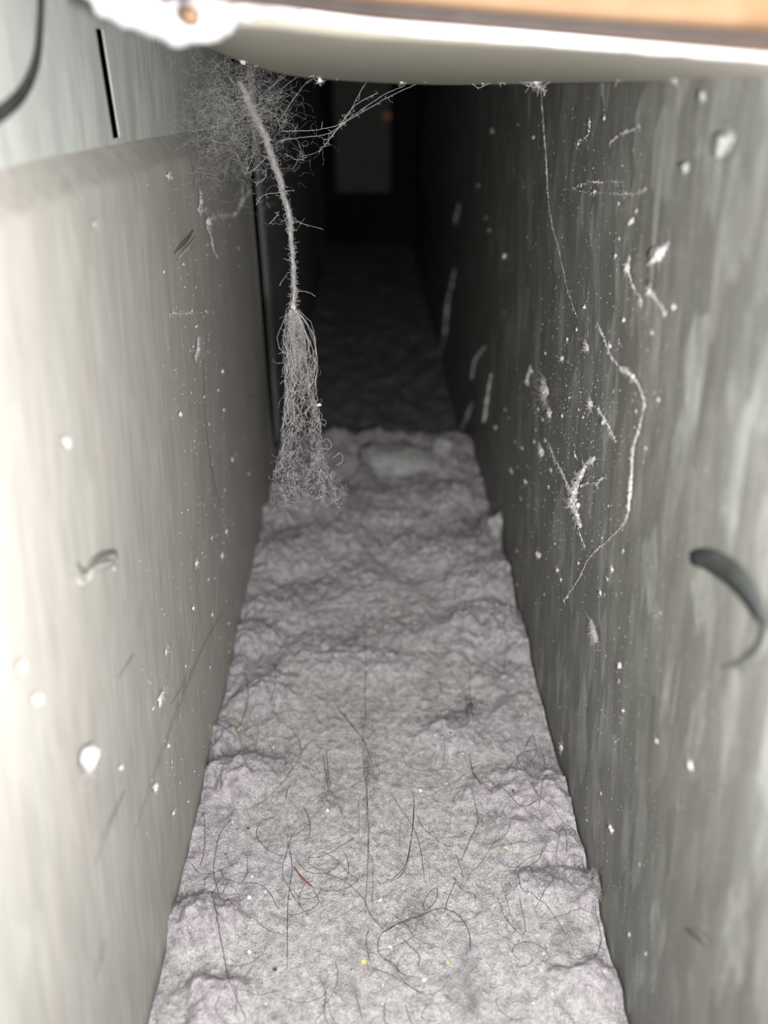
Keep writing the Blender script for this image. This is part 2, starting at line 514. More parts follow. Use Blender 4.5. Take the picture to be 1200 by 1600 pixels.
# ------------------------------------------------------------------ top lip, sealant and wooden board
lipb = [(300, 58, .170), (335, 74, .176), (380, 92, .182), (430, 108, .188), (480, 117, .192), (560, 123, .192), (700, 128, .188), (900, 124, .165), (1050, 121, .134), (1200, 118, .106), (1330, 114, .088)]
lipt = [(300, 30, .112), (335, 28, .112), (380, 24, .112), (430, 24, .112), (480, 30, .112), (560, 38, .111), (700, 46, .109), (900, 58, .104), (1050, 66, .099), (1200, 80, .090), (1330, 88, .080)]
n = 60
B = spline([at(*p) for p in lipb], n); T = spline([at(*p) for p in lipt], n)
rows = []
for k in range(n):
    b_, t_ = B[k], T[k]
    back_ = np.array([0.0, 1.0, 0.0])
    row = [b_ + np.array([0, 0.026, 0.0125]), b_ + np.array([0, 0.012, 0.0080]), b_ + np.array([0, 0.005, 0.0030]), b_ + np.array([0, 0.0018, 0.0006]), b_]
    for s in np.linspace(0.06, 1, 10):
        p = b_ * (1 - s) + t_ * s
        p = p + np.array([0, 0, -0.0003 * math.sin(s * math.pi) ])
        row.append(p)
    row.append(t_ + np.array([0, 0.0015, 0.003]))
    rows.append(row)
rows = np.array(rows); nu, nv = rows.shape[:2]
F = [[i * nv + j, (i + 1) * nv + j, (i + 1) * nv + j + 1, i * nv + j + 1] for i in range(nu - 1) for j in range(nv - 1)]
lip = struct('trim_1', (rows.reshape(-1, 3), F), MAT['lip'], True)
sm = lip.modifiers.new('thick', 'SOLIDIFY'); sm.thickness = 0.0008; sm.offset = 1
# rivet dimples along the lip
for px in (405, 472, 540, 590):
    c = at(px, 58, 0.130)
    v, f = blob(c + np.array([0, 0, 0.0004]), np.diag([0.0016, 0.0012, 0.0007]), 2, 0.1, px)
    d_ = obj('rivet', v, f, MAT['lip'], lip)

# white bead along the near edge of the lip, running into a smeared blob at left
bp = [(455, 18, .108), (540, 28, .107), (620, 38, .105), (800, 52, .101), (1000, 66, .096), (1200, 80, .087), (1340, 90, .077)]
L_ = spline([at(*p) for p in bp], 70)
rad = 0.00105 + 0.0004 * fbm(np.linspace(0, 14, 70), np.zeros(70), 3)
v, f = tubes([L_], [rad], 10)
struct('trim_2', (v, f), MAT['white'], True)
sp = [(500, 20, .108), (450, 10, .107), (400, 6, .106), (350, 18, .105), (308, 34, .104), (265, 34, .104), (220, 20, .103), (175, 0, .102), (140, -24, .101), (110, -50, .1)]
L_ = spline([at(*p) for p in sp], 60)
tt = np.linspace(0, 1, 60)
rad = 0.0009 + 0.0026 * np.clip(np.sin(tt * math.pi * 0.95), 0, 1) ** 1.2 * (0.75 + 0.5 * fbm(tt * 7, tt * 0 + 3, 3)) 
v, f = tubes([L_], [rad], 12)
v = v + 0.0007 * np.stack([fbm(v[:, 0] * 500, v[:, 2] * 500, 3), fbm(v[:, 1] * 500, v[:, 2] * 500 + 9, 3), fbm(v[:, 0] * 500 + 5, v[:, 1] * 500, 3)], 1)
so = obj('sealant_smear', v, f, MAT['smear'])
tag(so, 'lumpy white smear of sealant at the top left corner of the opening', 'sealant')
v, f = blob(at(298, 26, .098), np.diag([0.0014, 0.0010, 0.0011]), 2, 0.2, 4)
tag(obj('wood_chip', v, f, MAT['wood']), 'small orange wood chip stuck in the white sealant', 'wood chip')
# dark tube stands in for the shadow gap between bead and board
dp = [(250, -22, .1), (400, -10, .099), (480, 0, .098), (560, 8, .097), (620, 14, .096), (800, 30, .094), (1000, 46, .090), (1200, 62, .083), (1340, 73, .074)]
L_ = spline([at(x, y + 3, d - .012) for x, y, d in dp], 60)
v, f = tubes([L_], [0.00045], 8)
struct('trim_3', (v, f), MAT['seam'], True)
# board
wp = [(200, -30, .096), (400, -18, .094), (480, -8, .093), (560, 2, .092), (620, 8, .091), (800, 22, .089), (1000, 39, .085), (1200, 55, .079), (1400, 70, .070)]
L_ = spline([at(*p) for p in wp], 20)
v = []; f = []
up = np.array([0.0, 0.012, 0.055]); th_ = np.array([0, 0.010, -0.002])
for p in L_:
    v += [p, p + up, p + up + th_, p + th_ + np.array([0, 0, 0.0008])]
for i in range(len(L_) - 1):
    for j in range(4):
        f.append([i * 4 + j, (i + 1) * 4 + j, (i + 1) * 4 + (j + 1) % 4, i * 4 + (j + 1) % 4])
f.append([0, 1, 2, 3]); f.append([len(v) - 1, len(v) - 2, len(v) - 3, len(v) - 4])
tag(obj('wood_board', v, f, MAT['wood'], None, False), 'orange wooden board across the top of the opening', 'board')

# ------------------------------------------------------------------ marks on the sheets
def ribbon(pts, widths, normal, thick=0.00015):
    P = np.asarray(pts); n = len(P)
    T = np.gradient(P, axis=0); T /= np.linalg.norm(T, axis=1)[:, None]
    N_ = np.asarray(normal, float); S_ = np.cross(T, N_); S_ /= np.linalg.norm(S_, axis=1)[:, None]
    W = np.broadcast_to(np.asarray(widths, float), (n,))[:, None]
    a = P - S_ * W; b_ = P + S_ * W
    V = np.concatenate([a + N_ * thick, b_ + N_ * thick, a, b_])
    F = []
    for i in range(n - 1):
        F += [[i, i + 1, n + i + 1, n + i], [i, 2 * n + i, 2 * n + i + 1, i + 1], [n + i, n + i + 1, 3 * n + i + 1, 3 * n + i]]
    return V, F
NR = (-1.0, 0, 0); NL = (1.0, 0, 0)
pts = spline([on_wall(x, y, XR - 0.0005) for x, y in ((1080, 872), (1105, 874), (1135, 890), (1160, 912), (1182, 945), (1196, 975))], 30)
t = np.linspace(0, 1, 30)
wd = 0.0016 * np.interp(t, [0, .06, .3, .6, .85, 1], [.5, .85, 1.25, 1.35, 1.1, .4])
mk = obj('ink_mark', *ribbon(pts, wd, NR), MAT['ink'], wr)  # dark curved ribbon laid flat on the sheet
mk['label'] = 'dark curved hook-shaped mark'
pts = spline([on_wall(x, y, XR - 0.0004) for x, y in ((1198, 980), (1190, 1012), (1165, 1034), (1130, 1042))], 20)
obj('smudge', *ribbon(pts, 0.0012 * np.interp(np.linspace(0, 1, 20), [0, .5, 1], [1, .9, .2]), NR), MAT['scratch_r'], wr)  # fainter tail of the curved ribbon
pts = spline([on_wall(x, y, XR - 0.0005) for x, y in ((1072, 1452), (1092, 1462), (1108, 1480))], 10)
mk = obj('smudge', *ribbon(pts, 0.0007 * np.sin(np.linspace(0.2, 2.9, 10)), NR), MAT['scratch_r'], wr)
pts = spline([on_wall(x, y, XU + 0.0003) for x, y in ((64, -30), (62, 40), (56, 95), (38, 140), (8, 172), (-40, 200))], 30)
mk = obj('ink_mark', *ribbon(pts, 0.0010, NL), MAT['ink'], wu)  # dark arc laid flat on the upper sheet
mk['label'] = 'dark curved line near the frame edge'
# scratches down the left sheet
for pl, wdt in (([(352, 950), (318, 1010), (285, 1090), (255, 1170), (232, 1240), (208, 1310)], .00035),
                ([(300, 1000), (290, 1060), (268, 1100)], .0002), ([(318, 880), (305, 960), (298, 1040)], .0002),
                ([(282, 1060), (278, 1150), (262, 1260)], .0002), ([(270, 1000), (262, 1080), (250, 1130)], .0002),
                ([(195, 1235), (170, 1290), (150, 1350)], .0005), ([(165, 1470), (150, 1530)], .0005), ([(210, 1020), (185, 1060)], .00025),
                ([(340, 900), (334, 1000), (322, 1090)], .00015)):
    p = spline([on_wall(x, y, XL + 0.0004) for x, y in pl], 20)
    obj('scratch', *ribbon(p, wdt * np.sin(np.linspace(0.25, 2.9, 20)), NL, 0.00008), MAT['scratch'], wl)
# torn burrs in the left sheet: a dark slit with a raised rim
def burr(pl, wdt, rim_off, rimw, seed):
    p = spline([on_wall(x, y, XL + 0.0003) for x, y in pl], 14)
    o = obj('tear', *ribbon(p, wdt * np.sin(np.linspace(0.3, 2.9, 14)), NL), MAT['dent'], wl)
    q = spline([on_wall(x + rim_off[0], y + rim_off[1], XL + 0.0004) for x, y in pl], 14)
    r = np.random.default_rng(seed)
    v, f = tubes([q], [rimw * np.sin(np.linspace(0.3, 2.9, 14)) * r.uniform(.7, 1.3, 14)], 6)
    obj('rim', v, f, MAT['left'], o)
burr([(301, 360), (292, 374), (282, 384), (272, 396)], .0005, (5, 10), .0007, 1)
burr([(120, 880), (135, 895), (150, 872), (178, 862), (182, 874)], .0006, (-4, 18), .0009, 2)

# ------------------------------------------------------------------ lint stuck to the side sheets
def tuft_mesh(c, normal, a, b_, nf, seed, direction=None):
    """flat lump against a sheet, a x b half-sizes, with stray fibres"""
    r = np.random.default_rng(seed)
    N_ = np.asarray(normal, float)
    Z = np.array([0, 0, 1.0]) if direction is None else np.asarray(direction, float)
    Z = Z - N_ * (Z @ N_); Z /= np.linalg.norm(Z); X = np.cross(N_, Z)
    thk = 0.45 * min(a, b_)
    v, f = blob(np.asarray(c) + N_ * thk * 0.9, [X * a * .62, N_ * thk, Z * b_ * .62], 3 if max(a, b_) > .0007 else 2, 0.8, seed)
    lines = []; rad = []
    for i in range(int(nf * 4)):
        s = c + X * r.normal() * a * .6 + Z * r.normal() * b_ * .6 + N_ * thk
        d = X * r.normal() + Z * r.normal() + N_ * abs(r.normal()) * .5
        d /= np.linalg.norm(d); ln = max(a, b_) * r.uniform(.2, .7)
        d2 = d + 0.8 * r.normal(size=3); d2 -= N_ * min(0, d2 @ N_)
        lines.append(np.array([s, s + d * ln * .5, s + d * ln * .5 + d2 * ln * .4])); rad.append(np.array([.000035, .00003, .00002]))
    if lines:
        v2, f2 = tubes(lines, rad, 3)
        return join([(v, f), (v2, f2)])
    return v, f
def px_size(p):      # metres per pixel at a point
    return float((np.asarray(p) - CAM) @ CF) / FPX
def tuft(px, py, w_, h_, side, label, group=None, nf=14, name='lint_tuft', seed=None, mat='lint'):
    x, n_ = (XR - 0.0008, NR) if side == 'r' else (XL + 0.0007, NL)
    c = on_wall(px, py, x); s = px_size(c)
    # foreshortening: pixels across correspond to a longer run along the sheet
    rr_ = ray(px, py); rr_ = rr_ / np.linalg.norm(rr_)
    fs = max(0.35, abs(rr_[0]) * 1.6)
    v, f = tuft_mesh(c, n_, w_ * s / 2 / fs * .8, h_ * s / 2, nf, int(px * 7 + py) if seed is None else seed)
    return tag(obj(name, v, f, MAT[mat]), label, 'lint', group)

tuft(856, 611, 20, 24, 'r', 'largest fluffy white lint ball on the right sheet above a beaded trail', nf=50)
tuft(861, 646, 10, 14, 'r', 'white lint speck just below the largest lint ball', nf=20)
tuft(848, 705, 13, 12, 'r', 'round white lint tuft at the foot of the beaded trail', nf=20)
tuft(925, 631, 12, 13, 'r', 'isolated fluffy lint tuft level with the largest lint ball', nf=30)
tuft(919, 542, 13, 12, 'r', 'pale lint tuft high on the right sheet by a crooked thread', nf=22)
tuft(844, 867, 9, 11, 'r', 'small lint tuft low on the right sheet above the floor fluff', nf=12)
tuft(931, 988, 20, 12, 'r', 'ragged star-shaped lint tuft low on the right sheet', nf=60)
tuft(1081, 1196, 13, 15, 'r', 'small bright white blob on the near right sheet', nf=4)
tuft(1143, 222, 34, 52, 'r', 'large pale smeared blotch high on the near right sheet', nf=30, mat='pale')
tuft(1102, 152, 14, 20, 'r', 'pale blob just under the lip on the near right sheet', nf=6, mat='pale')
tuft(1076, 262, 16, 20, 'r', 'pale blob lower left of the large smeared blotch', nf=6, mat='pale')
tuft(982, 420, 9, 16, 'r', 'small white tuft at the head of a short hanging thread', nf=24)
tuft(1017, 456, 12, 10, 'r', 'white tuft trailing a thread to lower right', nf=20)
tuft(1040, 490, 7, 7, 'r', 'tiny white tuft at the end of a thread', nf=8)
tuft(958, 890, 8, 8, 'r', 'tiny white tuft beside the long curved thread', nf=8)
tuft(880, 1168, 6, 18, 'r', 'thin lint streak on the right sheet beside the floor edge', nf=20)
tuft(958, 1296, 8, 14, 'r', 'small pointed lint fleck low on the right sheet', nf=10)
def place_labels(items, marks, what):
    """items: (object, px, py); marks: (px, py, phrase). Label each by the nearest landmark and direction."""
    slots = {}
    for o, x, y in items:
        m = min(marks, key=lambda q: math.hypot(q[0] - x, q[1] - y))
        dx, dy = x - m[0], y - m[1]
        k = int(round(math.atan2(dy, dx) / (math.pi / 4))) % 8
        w_ = ['right of', 'below right of', 'below', 'below left of', 'left of', 'above left of', 'above', 'above right of'][k]
        slots.setdefault((w_, m[2]), []).append((math.hypot(dx, dy), o))
    for (w_, ph), l in slots.items():
        l.sort(key=lambda q: q[0])
        for i, (_, o) in enumerate(l):
            pre = '' if len(l) == 1 else ['nearest ', 'second nearest ', 'third nearest ', 'fourth nearest ', 'fifth nearest ', 'sixth nearest ', 'seventh nearest ', 'eighth nearest '][min(i, 7)]
            o['label'] = '%s, %s%s %s' % (what, pre, w_, ph)
RMARK = [(856, 611, 'the largest lint ball'), (903, 780, 'the white lint comet'), (984, 740, 'the long curved thread'), (919, 542, 'the high pale tuft'), (1028, 397, 'the bright white flake'),
         (931, 988, 'the star-shaped tuft'), (762, 620, 'the upright lint strip'), (940, 302, 'the two level threads'), (700, 480, 'the long pale strip'), (958, 1296, 'the small pointed fleck'), (1081, 1196, 'the small bright blob')]
LMARK = [(125, 1192, 'the large white blob'), (250, 1089, 'the slanting lint flake'), (323, 346, 'the lint knot'), (305, 881, 'the pinhole speck'), (285, 378, 'the torn slit'), (328, 487, 'the thin level thread'), (335, 700, 'the thin hanging hair')]
FMARK = [(657, 1237, 'the square white crumb'), (475, 1373, 'the brown twig'), (830, 1192, 'the bold hair ring'), (672, 1405, 'the narrow oval hair loop'), (850, 1319, 'the dark blue speck'), (735, 1106, 'the dark seed'),
         (568, 1503, 'the cream crumb'), (430, 1518, 'the dark lower left crumb'), (374, 1151, 'the left yellow crumb'), (700, 1506, 'the orange-tan crumb'), (772, 862, 'the pale fluff ball'), (618, 738, 'the rounded dust mound'),
         (571, 1159, 'the yellow centre crumb'), (790, 1329, 'the ochre curled crumb'), (390, 1408, 'the lower white crumb by the twig'), (650, 998, 'the tiny oval hair curl')]
G = 'small lint specks on the right sheet'
LS = [(849, 655), (853, 688), (836, 690), (817, 700), (905, 640), (890, 622), (880, 650), (912, 652), (945, 660), (862, 735), (800, 735), (822, 752), (806, 690), (900, 712), (995, 642), (1030, 625), (1010, 700), (868, 850), (872, 890), (878, 905), (950, 905), (940, 925), (905, 880), (976, 500), (1003, 470), (1020, 520), (888, 530), (902, 515), (853, 552), (985, 350), (930, 300), (915, 480), (963, 400), (880, 560), (832, 580), (826, 600), (790, 400), (770, 205), (835, 215), (748, 290), (760, 340), (765, 360), (790, 640), (776, 668), (1000, 1350), (985, 1460), (970, 1040), (968, 1065), (975, 1110), (1028, 1158), (940, 1240), (1010, 1490), (945, 185), (922, 190), (905, 225), (990, 345), (996, 330), (968, 318), (955, 540), (1055, 480), (975, 860), (842, 640), (838, 672), (858, 760), (815, 780), (808, 860), (968, 372), (1045, 380)]
its = []
for x, y in LS:
    k = random.uniform(3.5, 7.5)
    its.append((tuft(x, y, k, k * random.uniform(.8, 1.6), 'r', 'tiny pale lint speck stuck to the right sheet', G, nf=5, name='lint_speck'), x, y))
place_labels(its, RMARK, 'tiny pale lint speck')
def strip(pl, wpx, side, label, name='lint_strip', nf=30, rad_noise=.4, mat='lint', group=None, cat='lint'):
    x, n_ = (XR - 0.0008, NR) if side == 'r' else (XL + 0.0008, NL)
    P = spline([on_wall(a, b_, x) for a, b_ in pl], 10 * len(pl))
    s = px_size(P[len(P) // 2]); m_ = len(P)
    r = np.random.default_rng(int(pl[0][0] * 3 + pl[0][1]))
    wd_ = np.interp(np.linspace(0, 1, m_), np.linspace(0, 1, len(wpx)), wpx) * s / 2 * (.40 if max(wpx) < 12 else .55)
    wd_ = wd_ * np.maximum(.25, 1 + rad_noise * 2.0 * fbm(np.linspace(0, m_ * .6, m_), np.full(m_, r.uniform(0, 50)), 3))
    P = P + np.stack([np.zeros(m_), .9 * s * r.normal(size=m_), .9 * s * r.normal(size=m_)], 1)
    wd_ = wd_ * r.uniform(.45, 1.6, m_)
    lines = [P]; rad = [np.maximum(wd_, .00003)]
    for i in range(int(nf * 3.5)):
        k = r.integers(0, m_) if r.uniform() < .4 else r.choice(m_, p=wd_ / wd_.sum()); p = P[k] + r.normal(size=3) * wd_[k] * .6
        d = r.normal(size=3); d -= np.array(n_) * min(0, d @ np.array(n_)) * 1.2
        ln = r.uniform(1, 4.5) * s + wd_[k] * .9
        d /= np.linalg.norm(d)
        q = p + d * ln; q2 = q + .6 * ln * r.normal(size=3) * np.array([.3, 1, 1])
        lines.append(np.array([p, q, q2])); rad.append(np.array([.000032, .000028, .00002]))
    vf = [tubes(lines, rad, 5)]
    for k in r.choice(m_, max(3, m_ // 5), p=wd_ / wd_.sum()):      # little knots of fluff
        q = s * r.uniform(.7, 1.6) + wd_[k] * .5
        vf.append(blob(P[k] + r.normal(size=3) * wd_[k] * np.array([.2, 1, 1]), np.diag([q * .5, q, q * r.uniform(.7, 1.4)]), 2, .9, int(r.integers(9999))))
    v, f = join(vf)
    return tag(obj(name, v, f, MAT[mat]), label, cat, group)
strip([(710, 420), (706, 445), (700, 467), (697, 500), (694, 527), (685, 563)], [3, 7, 10, 11, 9, 3], 'r', 'long pale lint strip deep inside on the dark right sheet')
strip([(757, 543), (744, 558), (739, 575), (737, 590)], [5, 8, 6, 3], 'r', 'short curved lint strip on the dark right sheet')
strip([(768, 583), (763, 610), (760, 635), (756, 660)], [4, 9, 11, 9], 'r', 'upright pale lint strip beside the fluff ridge')
strip([(738, 628), (731, 648), (722, 668)], [2, 8, 3], 'r', 'small lint strip at the foot of the dark right sheet')
strip([(718, 320), (712, 345)], [3, 5], 'r', 'faint lint dash on the darkest stretch of right sheet')
strip([(830, 572), (826, 585), (822, 600)], [4, 7, 4], 'r', 'thin lint dash left of the largest lint ball')
# threads along the right sheet
strip([(1041, 386), (1034, 392), (1026, 400), (1015, 412)], [7, 16, 14, 5], 'r', 'bright elongated white flake beside a dark nick', 'lint_flake', 14)
strip([(1008, 632), (1002, 655), (997, 675), (991, 695), (988, 714), (987, 735), (986, 755), (984, 773), (979, 809), (958, 837), (922, 870), (910, 893), (897, 916), (881, 937)],
      [2, 2, 4, 3, 5, 5, 8, 11, 2.5, 3, 2.5, 2, 2.2, 1.5], 'r', 'long curved white thread hanging down the right sheet', 'lint_thread', 70, .3)
strip([(933, 505), (943, 525), (953, 553), (971, 576), (984, 585), (999, 604), (1008, 632)], [1.5, 2, 3, 4, 8, 3, 2], 'r', 'crooked knotted thread above the long curved thread', 'lint_thread', 70, .6)
strip([(845, 135), (848, 180), (851, 220), (854, 260), (856, 300), (862, 350), (874, 395), (884, 442), (901, 494)], [1.2, 1.5, 3, 2.5, 1.5, 2, 1.2, 1.2, 1], 'r', 'thin straggling thread hanging from the lip down the right sheet', 'lint_thread', 40, .5)
strip([(984, 400), (982, 420), (987, 442), (1000, 466), (1002, 479)], [2, 5, 2, 2, 3], 'r', 'short hanging thread under a small white tuft', 'lint_thread', 20, .4)
strip([(1017, 456), (1027, 470), (1041, 490)], [4, 2, 2], 'r', 'short slanting thread between two white tufts', 'lint_thread', 12, .4)
strip([(858, 693), (866, 716), (879, 740), (888, 762), (894, 772)], [1.5, 3, 3, 3, 2], 'r', 'thread leading down to the white lint comet', 'lint_thread', 40, .5)
strip([(928, 718), (918, 724), (910, 738), (903, 752), (898, 768), (896, 785), (900, 800), (904, 812), (907, 822)], [8, 6, 10, 9, 16, 19, 10, 5, 10], 'r', 'thick white comet-shaped lint clump in the middle of the right sheet', 'lint_clump', 160, .35)
strip([(907, 760), (920, 756), (933, 755), (939, 748), (947, 745)], [4, 2.5, 2.5, 2, 1.5], 'r', 'thread branching right from the white lint comet', 'lint_thread', 10, .3)
strip([(905, 832), (909, 842), (915, 855)], [1.5, 2.2, 1], 'r', 'short thread under the white lint comet', 'lint_thread', 8, .3)
strip([(935, 640), (942, 650), (952, 668), (962, 690)], [2, 2, 3, 2], 'r', 'faint beaded thread right of the isolated lint tuft', 'lint_thread', 30, .7)
strip([(895, 296), (915, 286), (940, 284), (975, 285)], [1.2, 1.5, 1.2, 1], 'r', 'upper of two thin level threads high on the right sheet', 'lint_thread', 8, .3)
strip([(880, 295), (920, 300), (950, 302), (985, 303), (1008, 298)], [1, 1.2, 1.5, 1.8, 1.5], 'r', 'lower of two thin level threads high on the right sheet', 'lint_thread', 8, .3)
strip([(900, 225), (918, 212), (922, 190)], [2, 2, 1.5], 'r', 'short bent thread high on the right sheet', 'lint_thread', 12, .5)
strip([(950, 225), (968, 212), (1000, 198)], [1.2, 1.2, 1], 'r', 'faint slanting thread high on the right sheet', 'lint_thread', 12, .5)
strip([(888, 932), (880, 940)], [1, 1], 'r', 'tail end of the long curved thread', 'lint_thread', 3)
# dark nicks beside bright flakes
for pl in ([(1012, 400), (1019, 393), (1028, 386)], [(1012, 440), (1016, 447), (1014, 455)]):
    p = spline([on_wall(x, y, XR - 0.0006) for x, y in pl], 8)
    obj('nick', *ribbon(p, 0.0007 * np.sin(np.linspace(.4, 2.8, 8)), NR), MAT['dent'], wr)

# left sheet lint
tuft(125, 1192, 50, 66, 'l', 'large white blob low on the near left sheet', nf=6)
tuft(30, 1040, 22, 24, 'l', 'blurred white blob at the left frame edge, upper of two', nf=3, mat='speck_l')
tuft(56, 1092, 22, 26, 'l', 'blurred white blob near the left frame edge, lower of two', nf=3, mat='speck_l')
tuft(250, 1089, 22, 12, 'l', 'slanting white lint flake in the middle of the left sheet', nf=10)
tuft(240, 1230, 12, 14, 'l', 'white lint speck beside the long scratch on the left sheet', nf=6)
tuft(188, 1199, 10, 9, 'l', 'white speck right of the large white blob', nf=4)
tuft(305, 881, 9, 9, 'l', 'white speck high among pinholes on the left sheet', nf=6)
tuft(258, 1018, 9, 8, 'l', 'white speck above the slanting lint flake', nf=4)
tuft(323, 346, 9, 13, 'l', 'white lint knot at the lower end of the branching thread', nf=30)
tuft(312, 315, 6, 8, 'l', 'white lint dot above the lint knot on the left sheet', nf=20)
tuft(145, 350, 12, 14, 'l', 'blurred pale speck high on the near left sheet', nf=3, mat='speck_l')
tuft(100, 690, 20, 22, 'l', 'blurred pale speck midway up the near left sheet', nf=3, mat='speck_l')
tuft(262, 275, 12, 8, 'l', 'pale lint speck just under the folded edge', nf=10)
G = 'small lint specks on the left sheet'
its = []
for x, y in [(306, 510), (305, 560), (326, 662), (280, 647), (348, 640), (335, 790), (350, 765), (330, 840), (255, 425), (285, 412), (305, 448), (346, 580), (308, 545), (318, 620), (340, 610), (362, 718), (388, 740), (300, 950), (330, 960), (262, 1165), (238, 1108), (290, 1040), (268, 1190), (310, 1290), (270, 1270), (345, 868), (352, 830), (325, 905)]:
    k = random.uniform(3, 6)
    its.append((tuft(x, y, k, k * random.uniform(.9, 1.8), 'l', 'tiny pale lint speck stuck to the left sheet', G, nf=3, name='lint_speck'), x, y))
place_labels(its, LMARK, 'tiny pale lint speck')
strip([(323, 347), (337, 338), (352, 336), (367, 335), (374, 322), (378, 315), (385, 304), (393, 298)], [3, 2, 2, 3, 3, 7, 3, 2], 'l', 'branching pale thread from lint knot towards the hanging cord', 'lint_thread', 50, .5)
strip([(378, 315), (378, 295), (380, 282)], [2, 1.5, 1], 'l', 'thin upright thread off the branching pale thread', 'lint_thread', 10, .4)
strip([(323, 352), (330, 372), (333, 390), (340, 405)], [2, 1.2, 1.5, 1], 'l', 'thin thread hanging under the lint knot', 'lint_thread', 30, .5)
strip([(312, 298), (313, 315), (310, 330), (322, 328)], [1.5, 3, 1.5, 1], 'l', 'faint short thread above the lint knot', 'lint_thread', 40, .6)
strip([(265, 490), (285, 490), (300, 488), (328, 487)], [1.2, 1.5, 1.2, 1], 'l', 'thin level thread across the middle of left sheet', 'lint_thread', 10, .4)
strip([(310, 525), (308, 545), (305, 560)], [1.5, 2.5, 2], 'l', 'short speckled thread under the thin level thread', 'lint_thread', 50, .6)
strip([(405, 330), (418, 322), (430, 315)], [1, 1.2, 1], 'l', 'faint thread crossing the far edge of left sheet', 'lint_thread', 4, .3)
def wallhair(pl, side, label):
    x = XL + 0.0003
    P = spline([on_wall(a, b_, x) for a, b_ in pl], 24)
    v, f = tubes([P], [0.00006], 4)
    tag(obj('hair', v, f, MAT['hair']), label, 'hair')
wallhair([(318, 560), (320, 640), (326, 700), (336, 760), (346, 795)], 'l', 'thin dark hair hanging down the left sheet')
wallhair([(420, 617), (398, 618), (388, 625), (394, 634), (418, 637)], 'l', 'looped thin hair at the far edge of left sheet')

def speckle(n, centers, x, n_, seed, parent):
    r = np.random.default_rng(seed); vf = []
    N_ = np.array(n_)
    for i in range(n):
        cx, cy, sx, sy = centers[r.integers(len(centers))]
        px, py = r.normal(cx, sx), r.normal(cy, sy)
        if x > 0 and not (700 < px < 1150 and 140 < py < 1560) or x < 0 and not (150 < px < 415 and 260 < py < 1350): continue
        c = on_wall(px, py, x); q = px_size(c) * r.uniform(.4, 1.2) * (1.6 if r.uniform() < .1 else 1)
        v = np.array([[-1, -1, 0], [1, -.7, 0], [.2, 1.2, 0], [0, 0, 1.0]]) * r.uniform(.5, 1.3, (4, 3)) * q
        W = np.stack([v[:, 2] * N_[0], v[:, 0] * 1.4, v[:, 1]], 1) + c
        vf.append((W, [[0, 1, 3], [1, 2, 3], [2, 0, 3]]))
    v, f = join(vf)
    tag(obj('dust_specks', v, f, MAT['speck_r' if x > 0 else 'speck_l'], parent, False), kind='stuff')
speckle(1500, [(880, 640, 45, 60), (920, 560, 60, 60), (960, 620, 50, 80), (870, 760, 40, 80), (900, 850, 60, 90), (960, 400, 60, 100), (930, 250, 70, 70), (990, 1000, 60, 130), (950, 1250, 60, 150), (860, 500, 60, 120)], XR - .0006, NR, 61, wr)
speckle(420, [(310, 400, 40, 80), (310, 560, 25, 60), (330, 720, 30, 60), (335, 820, 25, 60), (300, 960, 40, 90), (260, 1150, 40, 90)], XL + .0004, NL, 62, wl)

# ------------------------------------------------------------------ dust on the floor
LUMPS = [  # px, py, radius px (x), radius px (y), height mm
    (375, 1212, 45, 30, 5.0), (345, 1165, 25, 22, 4.5), (312, 1445, 50, 35, 5.5), (420, 1085, 40, 22, 3.0),
    (620, 715, 75, 26, 6.0), (690, 735, 22, 20, 5.0), (560, 690, 60, 18, 4.5), (650, 790, 60, 20, 4.0), (700, 795, 40, 22, 5.5),
    (455, 880, 50, 24, 4.0), (520, 850, 60, 20, 3.5), (440, 815, 25, 18, 4.0), (430, 965, 45, 22, 4.0), (400, 1000, 30, 24, 3.0),
    (560, 920, 55, 30, 2.5), (700, 875, 70, 24, 4.0), (770, 855, 22, 26, 6.5), (765, 915, 60, 28, 5.0), (760, 985, 60, 30, 5.5), (660, 990, 60, 20, 2.5),
    (815, 1010, 30, 20, 4.0), (705, 1150, 50, 26, 3.0), (800, 1240, 60, 30, 3.5), (865, 1250, 40, 40, 4.0), (890, 1330, 50, 30, 2.5), (945, 1410, 45, 30, 5.0), (860, 1390, 60, 26, 3.0),
    (820, 1290, 40, 20, 2.0), (560, 1040, 90, 20, 2.5), (500, 1020, 50, 18, 2.2), (640, 860, 50, 16, 3.0), (480, 790, 30, 14, 3.0), (600, 820, 50, 15, 3), (330, 1560, 50, 36, 3.5), (920, 1540, 70, 30, 3.0)]
_l = []
for x, y, rx, ry, h_ in LUMPS:
    p = on_floor(x, y, 0.003); s = px_size(p)
    py2 = on_floor(x, y + ry, 0.003)
    _l.append((p[0], p[1], rx * s, max(.003, abs(p[1] - py2[1])), h_ / 1000))
LUMP = _l
YF0 = 0.045
def lumps(x, y):
    wx = x + 0.0030 * fbm(x * 130, y * 120, 3); wy = y + 0.0042 * fbm(x * 120 + 40, y * 110 + 9, 3)
    g = np.zeros_like(x)
    for cx, cy, rx, ry, hh in LUMP:
        d = ((wx - cx) / (rx * 1.05)) ** 2 + ((wy - cy) / (ry * 1.05)) ** 2
        m_ = d < 4
        g[m_] = np.maximum(g[m_], hh * .85 * np.exp(-d[m_] ** 1.6)) + 0.12 * np.minimum(g[m_], hh * np.exp(-d[m_] ** 2.0))
    return g
